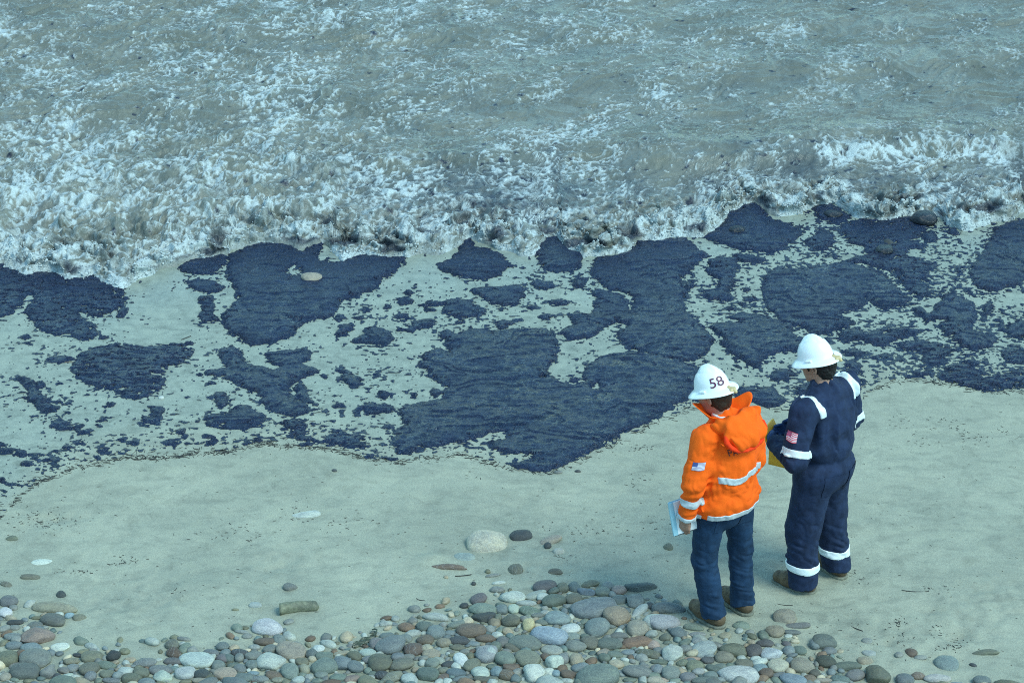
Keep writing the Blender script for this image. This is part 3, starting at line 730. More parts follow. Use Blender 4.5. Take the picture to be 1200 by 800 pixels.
# traced in six enlarged crops: origin x, origin y, enlargement, then "cx cy w h angle colour [shape]"
CROPS = [
 (0, 660, 5.714, """200 88 130 48 -2 ol;45 138 95 42 12 ol;55 255 125 80 10 pu;90 295 60 45 0 gr;45 330 100 70 0 wh a;410 205 70 55 0 dk;365 305 320 85 3 ta L1;360 380 165 90 15 pu;400 340 65 45 15 lg;465 348 65 45 -10 bl;530 360 90 50 -8 ol;250 365 80 30 0 ol;240 415 110 55 0 gr;100 395 110 40 0 dk;95 430 80 40 0 gr;250 490 200 110 -8 pi L2;90 490 130 55 -3 bg;95 548 115 60 0 bg;405 562 130 55 -3 wh a;215 572 145 80 0 bg;55 640 140 110 5 ol;240 645 215 115 0 gr a;615 625 150 80 -4 ol;520 612 70 35 10 dk;760 620 60 90 50 dk;835 588 70 50 0 ol;165 725 200 115 -3 gr;110 690 110 50 0 gr;325 730 85 110 20 gr a;480 655 110 55 0 ol;715 680 135 55 3 gn;490 700 90 60 0 gr;600 705 150 90 -20 ol;610 755 80 75 0 bg;440 760 110 40 -25 lg;715 740 95 55 -5 ol;840 722 105 65 5 wh;880 770 140 80 5 ol;970 665 155 65 -4 gr;870 645 80 40 0 ta;1075 715 150 75 0 gr;945 730 110 70 0 ol;1090 760 115 80 0 lg a;1150 545 90 75 -10 ol;1165 600 110 70 10 br;750 785 120 40 0 bg;400 795 140 40 0 ol;40 760 80 60 0 ta;1000 775 70 40 0 ol;1160 655 120 55 5 pu;430 715 90 50 20 gr;275 768 60 40 0 te;380 755 60 50 -30 dk;190 785 70 40 0 ol;540 785 80 45 -20 ta"""),
 (190, 660, 5.714, """490 308 50 18 0 ol;625 275 85 45 5 lg;860 155 85 60 0 gr a;705 430 220 115 5 wh L3;535 458 100 30 10 gr;570 485 75 40 -5 gr;850 390 70 40 -20 gr;690 525 155 60 0 br;785 510 90 60 45 gr;145 505 95 35 5 gr;240 650 240 105 4 lg L4;410 555 80 65 20 bg;330 595 110 45 10 bg;520 598 120 55 10 dk;450 635 80 60 15 te;400 640 60 70 -30 pu;375 685 95 75 0 gr;610 620 125 70 0 gr;725 575 95 60 -20 gr;620 560 80 45 0 gr;870 590 205 110 8 ta L5;745 660 185 120 -12 wh L6;610 675 105 70 0 gn;480 680 90 40 -15 gn;520 705 85 65 0 bg;860 725 120 105 0 gn;955 710 65 85 -20 ta;940 660 90 55 -5 ol;155 735 140 90 -10 lg;265 740 115 75 -5 dk;420 740 165 90 0 ta;540 765 140 60 0 bg;650 775 130 50 0 gr;750 750 130 55 8 br;610 735 80 35 0 bl;985 760 70 50 0 gr;910 780 90 50 -10 lg;1000 605 90 70 0 bg;1045 570 85 60 35 wh;1090 690 170 110 -15 gn;1085 625 120 70 0 gn;1065 745 90 50 -5 gr;1040 785 80 40 0 gn;1180 610 60 40 0 lg;160 790 90 30 -5 ol;260 785 130 40 0 ta;440 785 100 35 0 gr;790 780 110 45 0 ta;80 705 70 40 0 te;30 765 60 80 0 lg"""),
 (380, 660, 5.714, """835 20 230 50 3 br L7;815 90 30 25 0 ta;1000 135 30 40 0 dk;937 282 55 45 10 dk;1095 52 35 40 0 ol;1130 80 100 25 -8 gr;1170 130 90 30 -8 lg;1035 240 120 85 0 pu;1070 310 185 105 -5 gn;1075 360 145 80 0 dk a;1160 370 55 75 0 ol;750 360 175 60 8 lg L8;553 428 112 75 0 ru L9;670 425 115 80 0 gn;670 467 50 35 0 lg;750 465 120 95 0 bg;840 467 80 45 0 bg;890 410 130 50 -15 gn;980 448 200 105 3 br;420 487 100 55 -5 bg;545 500 90 60 0 bg;450 550 190 120 -30 bg;350 540 100 85 0 gr;675 512 115 75 -5 br;800 530 95 65 -10 ta;905 517 130 60 0 dk;895 562 100 40 -3 ol;1000 538 90 40 5 bg;1080 502 130 60 0 br;1110 440 60 60 -45 gr;120 602 110 35 -15 ta;205 620 100 65 10 ol;295 598 115 60 5 lg;310 640 120 60 -15 gr;130 665 110 100 -20 bg a;40 680 110 90 0 ol;215 695 135 80 15 bg a;370 668 165 115 0 ol;495 625 90 60 0 bg;595 575 130 95 0 br;685 568 80 65 -30 ta;720 608 120 60 -5 ta;515 680 170 90 -15 ol;660 665 60 50 0 lg;720 668 90 75 20 gn;770 650 85 50 20 lg;825 675 90 45 -15 dk;915 645 120 70 55 wh L10;980 620 60 60 0 ol;1085 608 145 120 5 lg;1140 565 75 90 25 gn;990 680 130 80 -30 ol;690 740 150 95 5 gn;885 732 130 70 -3 bl;1045 735 125 90 0 lg;1155 725 85 75 0 bl;385 745 90 70 -15 dk;455 760 150 80 -25 ol;570 775 110 80 0 lg;800 760 90 45 -25 br;915 778 120 50 -3 bg;1080 780 170 50 -3 ol;190 775 110 60 0 pi L11;240 755 75 50 0 ol;305 765 70 45 0 gr;100 765 120 60 0 gn;1180 650 60 90 0 dk;610 710 50 40 0 ta;800 715 80 50 0 ol"""),
 (570, 660, 5.714, """195 35 100 80 0 ol;455 52 105 50 0 ol;390 155 165 85 -5 pu L12;512 165 75 75 0 ol;585 160 80 70 0 bg;690 140 130 55 -3 ol;665 190 115 60 15 bl a;780 190 110 75 5 gn;890 178 100 70 -10 pi;1030 160 190 75 -5 bg a;175 228 170 90 -5 lg;330 215 150 55 -18 lg;265 268 140 45 3 wh;450 250 170 95 -15 gn;590 240 115 80 0 ol;715 305 310 140 -7 bg L13;870 350 185 140 -15 pi L14;890 245 110 65 0 bg;1000 255 120 90 0 bg a;1025 320 140 55 -38 lg;1100 275 55 45 0 bg;945 315 45 45 0 bg;1165 300 120 80 -10 bg;100 310 85 70 0 bg;185 305 80 65 -15 lg;300 325 150 65 5 gn;345 345 100 40 0 gr;475 368 180 100 -3 bl L15;160 385 125 95 -8 ol;250 370 60 55 0 gr;285 415 85 95 0 ye L16;370 395 95 50 5 gn;25 360 70 85 0 dk;75 375 50 80 0 ol;415 485 250 125 10 bl L17;560 440 135 80 -8 wh;738 435 175 125 0 bg;1010 440 150 110 0 ta;1140 390 170 105 5 lg;885 485 130 50 3 gr;1012 530 200 80 -4 ru L18;1115 545 90 65 0 pi;255 535 215 110 5 gn;120 530 110 80 -10 gr;690 530 130 90 10 ol;595 555 150 80 5 gr;825 540 165 85 5 gn;180 565 130 55 10 ol;440 585 150 70 10 lg;575 490 110 50 0 gr;25 610 100 120 0 lg;60 565 70 90 25 gn;125 640 115 105 -20 gn;280 640 175 105 10 ol;395 625 65 65 0 br;455 660 105 120 0 lg a;515 640 75 80 0 gr;600 645 90 100 0 ta;165 695 115 60 0 br;318 735 130 125 -10 wh L19;70 725 85 75 0 bl;130 745 75 85 -40 br;195 770 75 65 0 bg;400 765 100 60 -25 lg;465 735 65 55 0 bl;550 740 110 60 5 br;625 695 120 60 -15 bg;755 755 290 160 0 gn L20;785 600 90 55 -25 ta;860 610 105 55 0 gn;945 595 95 40 3 bl;1080 605 165 60 5 ol;965 630 45 45 0 br;870 675 110 70 0 ta;1150 658 90 35 0 gn;1020 725 200 90 5 gr;1150 710 80 70 0 bg;1145 785 150 60 0 ta;960 780 90 40 0 gn;540 785 90 40 0 lg;35 775 90 45 0 ol"""),
 (760, 680, 6.0, """145 195 240 85 -2 bg L21;110 295 240 120 0 lg L22;10 175 60 55 0 dk;210 370 110 80 0 bg;115 400 85 60 0 ol;315 330 150 55 3 gn;345 380 110 45 0 gr;960 255 165 110 0 ta L23;1040 315 190 50 3 gr;890 360 130 85 -8 ta;1010 365 130 45 0 gr;655 310 120 70 5 gn;715 365 70 50 0 gr;540 390 80 50 -20 ta;5 430 45 60 0 ru;170 515 145 105 8 lg a;255 480 110 65 0 gr;395 485 180 100 -10 lg a;345 432 90 60 0 bg;600 490 190 110 10 ol;740 495 125 105 0 pu;870 520 140 90 5 wh L24;820 440 120 60 0 pu;530 540 140 90 -3 ta;755 550 75 50 -15 lg;915 600 140 105 -15 cr;1080 600 180 120 0 ta;670 590 125 80 5 ol;790 620 100 70 -10 bl;630 665 290 130 5 lg L25;325 600 130 75 0 ol;415 560 90 55 0 pu;460 620 120 50 20 gn;510 605 90 50 5 gn;350 640 90 55 0 lg;75 572 125 38 0 gn;235 580 90 55 -5 ol;310 550 120 30 0 pi;40 525 90 60 5 ol;60 620 90 60 0 gr;155 655 135 90 0 gr;275 680 110 80 -10 gr;435 670 105 70 5 bg;185 705 80 40 0 gn;395 705 190 60 0 gn;60 705 150 50 0 pi;1025 700 190 80 10 bl;915 665 100 40 -5 gr;1130 690 90 60 0 br;830 650 100 70 0 br;1165 650 80 60 0 ol;970 445 65 40 25 pu;1060 490 100 60 15 gn;1170 450 80 80 0 bg"""),
 (940, 640, 4.615, """120 518 130 80 0 gn;150 565 80 45 -20 gr;130 625 105 75 10 ol;245 650 145 55 3 gn;340 615 90 50 -5 ta;365 575 75 35 0 lg;160 680 50 45 0 bg;290 695 105 65 -10 gr;400 700 130 110 -3 ol L26;205 720 105 50 5 te;120 725 100 30 0 ta;555 720 95 70 0 bg;625 700 65 45 -20 br;735 715 145 55 -3 lg;785 630 130 95 5 bg L27;590 570 65 50 0 br;640 600 70 30 0 gr;990 570 145 40 2 ol L28;925 640 45 22 25 dk;975 725 100 55 0 bg;525 585 50 35 0 gr;350 510 60 40 0 lg"""),
 (0, 0, 1.0, """570 633 47 33 5 cr L29;610 626 26 16 0 dk L30;645 632 26 11 -15 ta L31;642 639 9 9 0 dk;655 645 14 11 0 cr;545 651 27 13 3 lg L32;783 640 11 10 0 ol L33;14 630 14 8 0 ol;49 657 27 11 0 wh L34;597 517 9 5 0 dk;392 551 6 4 0 dk;654 553 10 5 0 gr;677 552 8 4 0 dk;365 327 22 11 -5 cr L35;511 504 11 8 0 wh L36;189 466 6 5 0 wh;864 271 17 10 0 dk L37;1082 259 26 18 -8 dk L38;1036 295 18 12 0 dk L39;1041 284 13 10 0 dk;976 253 20 10 0 dk L40;356 602 38 12 -4 wh L41;598 498 20 7 0 gn"""),
]
SLAB = {'L1': 'long tan stone with small pebbles along its near side', 'L2': 'squarish pinkish-grey stone block with rough faces', 'L3': 'big whitish stone with grey veins touching the curved log-shaped stone',
 'L4': 'wide pale stone with a white top in the cobbles', 'L5': 'smooth egg-shaped tan stone beside an angular white stone', 'L6': 'angular white stone leaning on the smooth egg-shaped tan stone',
 'L7': 'long dark brown stone with reddish end sunk in sand', 'L8': 'long pale finger-shaped stone on sand beside the cobbles', 'L9': 'round rust-brown stone with a white spot', 'L10': 'upright white speckled oval stone',
 'L11': 'pink-orange stone among grey cobbles', 'L12': 'dark purple rounded stone at the sandy edge of the cobbles', 'L13': 'largest blue-grey boulder-like stone in the cobble bank', 'L14': 'large pinkish-tan wedge stone against the largest blue-grey stone',
 'L15': 'smooth pale bluish-white oval stone', 'L16': 'small yellowish angular stone', 'L17': 'bright blue elongated oval stone', 'L18': 'rust-brown long oval stone', 'L19': 'broken angular white stone with sharp facets',
 'L20': 'broad flat grey-green slab stone', 'L21': 'long dark blue-grey stone against the boot of the person in orange', 'L22': 'large speckled pale grey stone by the boot of the person in orange',
 'L23': 'blocky cream and rust stone alone beside the boots of the person in orange', 'L24': 'angular bluish-white stone among rounded cobbles', 'L25': 'large flat pale green-grey stone',
 'L26': 'squarish mossy olive stone block', 'L27': 'big round blue-grey stone half sunk in bare sand', 'L28': 'thin flat olive stone lying alone on sand', 'L29': 'large rounded cream stone alone on the open sand',
 'L30': 'dark grey oval stone beside the large cream stone', 'L31': 'flat tan wedge-shaped stone on the open sand', 'L32': 'pale half-buried stone in front of the large cream stone', 'L33': 'small olive stone on sand under the held notebook',
 'L34': 'pale flat stone half buried in bare sand', 'L35': 'cream stone with a dark oily side lying in the oil', 'L36': 'small white stone lying on the broad main oil sheet', 'L37': 'dark wet stone sitting on oil beside the foam',
 'L38': 'largest dark wet stone ringed by foam', 'L39': 'rounded black wet stone on an oil patch', 'L40': 'dark flat wet stone in a scallop of the foam', 'L41': 'pale bluish flat patch of stone flush with the sand'}


def stone_mesh(seed, sub=3, angular=False):
    r = np.random.default_rng(seed)
    bm = bmesh.new(); bmesh.ops.create_icosphere(bm, subdivisions=sub, radius=1)
    bm.verts.ensure_lookup_table()
    V = np.array([q.co[:] for q in bm.verts])
    F = np.array([[q.index for q in fc_.verts] for fc_ in bm.faces]); bm.free()
    if angular:
        N = r.normal(size=(11, 3)); N[:, 2] *= .8; N /= np.linalg.norm(N, axis=1)[:, None]
        h = .62 + .25 * r.random(11)
        for _ in range(2):
            for n, hh in zip(N, h):
                d = V @ n - hh
                V = V - np.clip(d, 0, None)[:, None] * n[None] * .97
        V = V * 1.18
        V += .03 * v3(V[:, 0] * 3 + seed, V[:, 1] * 3, V[:, 2] * 3, seed)[:, None] * V
    else:
        e = .82 + .25 * r.random()
        V = np.sign(V) * np.abs(V) ** e
        V /= np.abs(V).max(0)
        nrm = V / np.linalg.norm(V, axis=1)[:, None]
        o = r.random(3) * 50
        k = .13 * v3(V[:, 0] * 1.1 + o[0], V[:, 1] * 1.1 + o[1], V[:, 2] * 1.1 + o[2], seed) + .05 * v3(V[:, 0] * 2.6 + o[1], V[:, 1] * 2.6 + o[0], V[:, 2] * 2.6, seed + 1) + .015 * v3(V[:, 0] * 7, V[:, 1] * 7, V[:, 2] * 7, seed + 2)
        V = V + nrm * k[:, None]
        V[:, 0] += .16 * (r.random() - .5) * V[:, 1]
        V[:, 0] *= 1 + .14 * (r.random() - .5) * V[:, 1]
        V[:, 1] *= 1 + .22 * (r.random() - .5) * V[:, 0]
    return V, F


def stone_material(name, attr):
    t = NT(name)
    v = t.coord()
    oi = t.n('ObjectInfo')
    if attr:
        a_ = t.n('Attribute', attribute_name='tint'); base = a_.outputs['Color']
    else:
        base = oi.outputs['Color']
    ofs = t.n('VectorMath', operation='ADD'); t.l(t.coord(src='Object') if attr else v, ofs.inputs[0])
    t.l(oi.outputs['Random'], ofs.inputs[1])
    ve = ofs.outputs[0]
    s = 1.0 if not attr else 16.0
    a = t.noise(ve, 1.6 * s, 5, .6, .6); b = t.noise(ve, 9 * s, 5, .7); d = t.noise(ve, 30 * s, 3, .7)
    c = t.mix(.9, base, t.ramp(a, [(.25, (.62, .62, .66)), (.5, (1, 1, 1)), (.75, (1.3, 1.25, 1.12))]), 'MULTIPLY')
    c = t.mix(.8, c, t.ramp(b, [(.3, (.6, .62, .64)), (.5, (1, 1, 1)), (.72, (1.45, 1.42, 1.36))]), 'MULTIPLY')
    c = t.mix(.85, c, t.ramp(d, [(.3, (.6, .6, .6)), (.55, (1, 1, 1)), (.75, (1.5, 1.5, 1.5))]), 'MULTIPLY')
    # pale mineral bands on some
    wv = t.n('TexWave'); wv.inputs['Scale'].default_value = .7 * s; wv.inputs['Distortion'].default_value = 16; wv.inputs['Detail'].default_value = 5; wv.inputs['Detail Scale'].default_value = .6
    t.l(ve, wv.inputs['Vector'])
    band = t.math('MULTIPLY', t.ramp(wv.outputs['Fac'], [(.90, (0, 0, 0)), (.98, (1, 1, 1))]), t.math('GREATER_THAN', oi.outputs['Random'], .84) if not attr else .0)
    c = t.mix(t.math('MULTIPLY', band, t.math('MULTIPLY', b, .4)), c, (.42, .43, .40))
    nb = t.bump(b, .25, .06 if not attr else .003)
    nb = t.bump(d, .3, .02 if not attr else .001, nb)
    return t.out(c, t.ramp(a, [(.3, (.5, .5, .5)), (.7, (.75, .75, .75))]), nb)


STONE = stone_material('beach_stone', False)
STONEF = stone_material('beach_stone_small', True)
t = NT('oiled_stone'); v = t.coord(); f_ = t.noise(v, 5, 5, .65)
OILED = t.out(t.ramp(f_, [(.35, (.004, .006, .010)), (.7, (.022, .026, .034))]), .22, t.bump(f_, .4, .08))
RND = [mesh_np('stone', *stone_mesh(300 + k)) for k in range(16)]
ANG = [mesh_np('stone', *stone_mesh(400 + k, 3, True)) for k in range(7)]
for m_ in RND + ANG:
    m_.materials.append(STONE)
placed = []                      # x, y, a, b, rot for the filler to avoid
LMK = [('the bright blue oval stone', 642, 745), ('the curved log-shaped stone', 352, 712), ('the pinkish-grey block', 44, 745), ('the boots of the person in orange', 845, 735),
       ('the rust-brown stone with white spot', 477, 735), ('the egg-shaped tan stone', 342, 763), ('the large cream stone', 570, 633), ('the largest blue-grey stone', 695, 713),
       ('the big round half-sunk stone', 1110, 776), ('the broad flat grey-green slab', 702, 792), ('the long tan stone', 64, 713), ('the squarish mossy block', 1027, 792),
       ('the wide pale white-topped stone', 232, 774), ('the tall white speckled stone', 540, 773), ('the large flat pale stone', 865, 791), ('the cream and rust block', 920, 722)]
BANK = [(-300,690),(0,700),(60,712),(75,745),(110,756),(150,748),(200,748),(260,738),(300,728),(330,738),(380,748),(410,746),(440,728),(470,716),(530,702),(560,690),(620,690),(700,682),(760,684),(790,704),(830,738),(900,738),(960,752),(1000,764),(1010,792),(1100,797),(1210,802),(1500,806)]
def bank_edge(px): return np.interp(px, [q[0] for q in BANK], [q[1] for q in BANK])
areas = sorted((float(r_.split()[2]) * float(r_.split()[3]) / s_ ** 2 for _x, _y, s_, tx in CROPS for r_ in tx.split(';') if len(r_.split()) < 7 or r_.split()[6] == 'a'), reverse=True)
AMIN = areas[296 - len(SLAB)]                     # the 300 largest stones are things of their own, the small rest joins the filler
tiny = []
nst = 0
for ox, oy, sc_, txt in CROPS:
    for rec in txt.split(';'):
        q = rec.split(); cx, cy, w, h, ang = map(float, q[:5]); ck = q[5]; ex = q[6] if len(q) > 6 else ''
        cx = ox + cx / sc_; cy = oy + cy / sc_; w /= sc_; h /= sc_
        p = P(cx, cy + .12 * h)
        s = pxm(p); th = math.radians(-ang)
        # size on the ground from the outline seen obliquely
        sinp = math.sin(math.atan2(CAM_H - p[2], p[1]))
        fl = .62
        if h < .4 * w: fl = .75
        k = math.hypot(sinp, fl * math.cos(math.asin(sinp)))
        a = w / 2 / s * math.hypot(math.cos(th), math.sin(th) / sinp * .8); b = h / 2 / s / k; c = fl * b
        if b > a * 1.25: b = a * 1.25
        rot = math.atan2(math.sin(th) / sinp, math.cos(th))
        r_ = np.random.default_rng(int(cx * 7 + cy * 131))
        angular = ex in ('a', 'L2', 'L6', 'L16', 'L19', 'L23', 'L24', 'L26')
        ml = ANG if angular else RND
        cn, cc = SCOL[ck]
        if ex not in SLAB and w * h < AMIN:
            tiny.append((p[0], p[1], a, b, c, rot, np.array(cc) * (1 + .16 * r_.normal())))
            placed.append((p[0], p[1], a, b, rot))
            continue
        o = obj('beach_stone', ml[int(r_.integers(len(ml)))], None)
        sunk = .30
        if cy < bank_edge(cx) - 4: sunk = .48
        if ex in ('L32', 'L34', 'L41'): sunk = .72
        if ex == 'L1': sunk = .22
        if ex in ('L35', 'L37', 'L38', 'L39', 'L40'): sunk = .2; a *= 1.1; b *= 1.1; c *= 1.1
        o.location = (p[0], p[1], gz(p[0], p[1]) + c * (1 - 2 * sunk))
        o.rotation_euler = (r_.normal(0, .09), r_.normal(0, .09), rot)
        o.scale = (a * 1.04, b * 1.04, c)
        cn, cc = SCOL[ck]
        cc = tuple(.72 * q_ + .28 * (.9 * sum(cc) / 3) * g_ for q_, g_ in zip(cc, (.97, 1.03, .95)))
        jit = 1 + .16 * r_.normal(); hue = r_.normal(0, .03, 3)
        o.color = (*np.clip(np.array(cc) * jit * (1 + hue), .01, .85), 1)
        if ex in ('L37', 'L38', 'L39', 'L40'):
            o.data = o.data.copy(); o.data.materials.clear(); o.data.materials.append(OILED)
        placed.append((p[0], p[1], a, b, rot))
        if ex in SLAB:
            tag(o, SLAB[ex], 'stone')
        else:
            szn = 'small' if max(a, b) < .043 else ('fist-sized' if max(a, b) < .075 else 'large')
            shp = 'angular' if angular else ('slender' if a > 2.1 * b else ('rounded' if a < 1.35 * b else 'oval'))
            if oy == 0 and cy < 600:
                lb = f'{szn} {cn} pebble on the wet sand among the oil'; gp = f'{szn} {cn} pebbles among the oil'
            else:
                lm = min(LMK, key=lambda L: (L[1] - cx) ** 2 + ((L[2] - cy) * 1.7) ** 2)[0]
                wh = 'loose on sand' if cy < bank_edge(cx) - 4 else 'in the cobbles'
                lb = f'{szn} {cn} {shp} stone {wh} near {lm}'; gp = f'{szn} {cn} {shp} stones {wh} near {lm}'
            tag(o, lb, 'stone', gp)
        nst += 1

# the log-shaped stone: a bent, thick bar with one flat end
bm = bmesh.new()
rings = []
for i in range(15):
    u = i / 14
    cxp = -.128 + .256 * u; cyp = .03 * math.sin(math.pi * (u * .8 + .05)); rr_ = .043 * (1 - .25 * u) * (1 if u < .9 else math.sqrt(max(0.02, 1 - ((u - .9) / .1) ** 2)))
    ring = []
    for k in range(14):
        an = 2 * math.pi * k / 14
        jj = 1 + .07 * math.sin(3 * an + u * 5) + .05 * math.sin(5 * an - u * 11)
        ring.append(bm.verts.new((cxp, cyp + rr_ * 1.05 * jj * math.cos(an), rr_ * jj * math.sin(an))))
    rings.append(ring)
for a_, b_ in zip(rings[:-1], rings[1:]):
    for k in range(14):
        bm.faces.new((a_[k], b_[k], b_[(k + 1) % 14], a_[(k + 1) % 14]))
bm.faces.new(rings[0]); bm.faces.new(rings[-1][::-1])
bmesh.ops.recalc_face_normals(bm, faces=bm.faces)
me = bm_mesh('log_stone', bm, True)
p = P(351, 716)
o = obj('log_shaped_stone', me, STONE, label='curved olive log-shaped stone with one flat end on sand', cat='stone')
o.location = (p[0], p[1], gz(p[0], p[1]) + .018); o.rotation_euler = (0, 0, .12); o.color = (.15, .155, .10, 1)
placed.append((p[0], p[1], .14, .05, .2))

# filler: the small cobbles between the traced ones, and the bank going on outside the picture
base = [stone_mesh(500 + k, 2) for k in range(10)] + [stone_mesh(520 + k, 2, True) for k in range(3)]
cols = [SCOL[k][1] for k in 'ol gr gr bg bg gn gn lg ta br te lg gr lg cr'.split()]
PL = np.array(placed)
Vs, Fs, Cs = [], [], []; nv = 0
for (x, y, a, b, c, rot, cc) in tiny:
    bv, bf = base[rng.integers(10)]
    V = bv * np.array([a, b, c])
    V = np.stack([V[:, 0] * math.cos(rot) - V[:, 1] * math.sin(rot), V[:, 0] * math.sin(rot) + V[:, 1] * math.cos(rot), V[:, 2]], 1) + np.array([x, y, gz(x, y) + c * .3])
    Vs.append(V); Fs.append(bf + nv); nv += len(V); Cs.append(np.tile(cc, (len(V), 1)))
acc = []; ACC = np.zeros((2400, 3)); na = 0
tries = 0
while tries < 26000 and len(acc) < 2300:
    tries += 1
    px = rng.uniform(-170, 1370); e = float(bank_edge(px)); py = rng.uniform(e + 1, 905)
    if (px > 1000 and rng.random() < .75) or (px < 260 and rng.random() < .5): continue
    if float(n2(np.array([px * .012]), np.array([py * .03]), 77)[0]) > .3 and rng.random() < .8: continue
    if py < e + 26 and rng.random() < .8: continue
    inside = (-5 < px < 1205) and py < 803
    R = (.016 + .026 * rng.random() ** 1.4) if inside else (.03 + .05 * rng.random() ** 1.5)
    p = at(px, py); x, y = p[:2]
    cl_ = np.abs(PL[:, 0] - x) < .35; PQ = PL[cl_]
    d = PQ[:, :2] - np.array([x, y])
    cr, sr = np.cos(PQ[:, 4]), np.sin(PQ[:, 4])
    u = (d[:, 0] * cr + d[:, 1] * sr) / (PQ[:, 2] * .93 + R * .42); w = (-d[:, 0] * sr + d[:, 1] * cr) / (PQ[:, 3] * .93 + R * .42)
    if (u * u + w * w < 1).any(): continue
    if acc:
        if (np.hypot(ACC[:na, 0] - x, ACC[:na, 1] - y) < (ACC[:na, 2] + R) * .78).any(): continue
    acc.append((x, y, R)); ACC[na] = (x, y, R); na += 1
    bv, bf = base[rng.integers(len(base))]
    sc3 = np.array([R * rng.uniform(1, 1.45), R * rng.uniform(.75, 1.05), R * rng.uniform(.5, .75)])
    V = bv * sc3; an = rng.uniform(0, 6.28); tl = rng.normal(0, .2)
    V = np.stack([V[:, 0], V[:, 1] * math.cos(tl) - V[:, 2] * math.sin(tl), V[:, 1] * math.sin(tl) + V[:, 2] * math.cos(tl)], 1)
    V = np.stack([V[:, 0] * math.cos(an) - V[:, 1] * math.sin(an), V[:, 0] * math.sin(an) + V[:, 1] * math.cos(an), V[:, 2]], 1)
    V += np.array([x, y, gz(x, y) + sc3[2] * rng.uniform(-.1, .5)])
    Vs.append(V); Fs.append(bf + nv); nv += len(V)
    Cs.append(np.tile(np.array(cols[rng.integers(len(cols))]) * rng.uniform(.7, 1.25), (len(V), 1)))
obj('small_cobbles', mesh_np('small_cobbles', np.concatenate(Vs), np.concatenate(Fs), attrs={'tint': np.concatenate(Cs)}), STONEF,
    label='small mixed cobbles filling the gaps of the stone bank', cat='cobbles', kind='stuff')
print('stones', nst, 'filler', len(acc), 'oil patches', npatch)
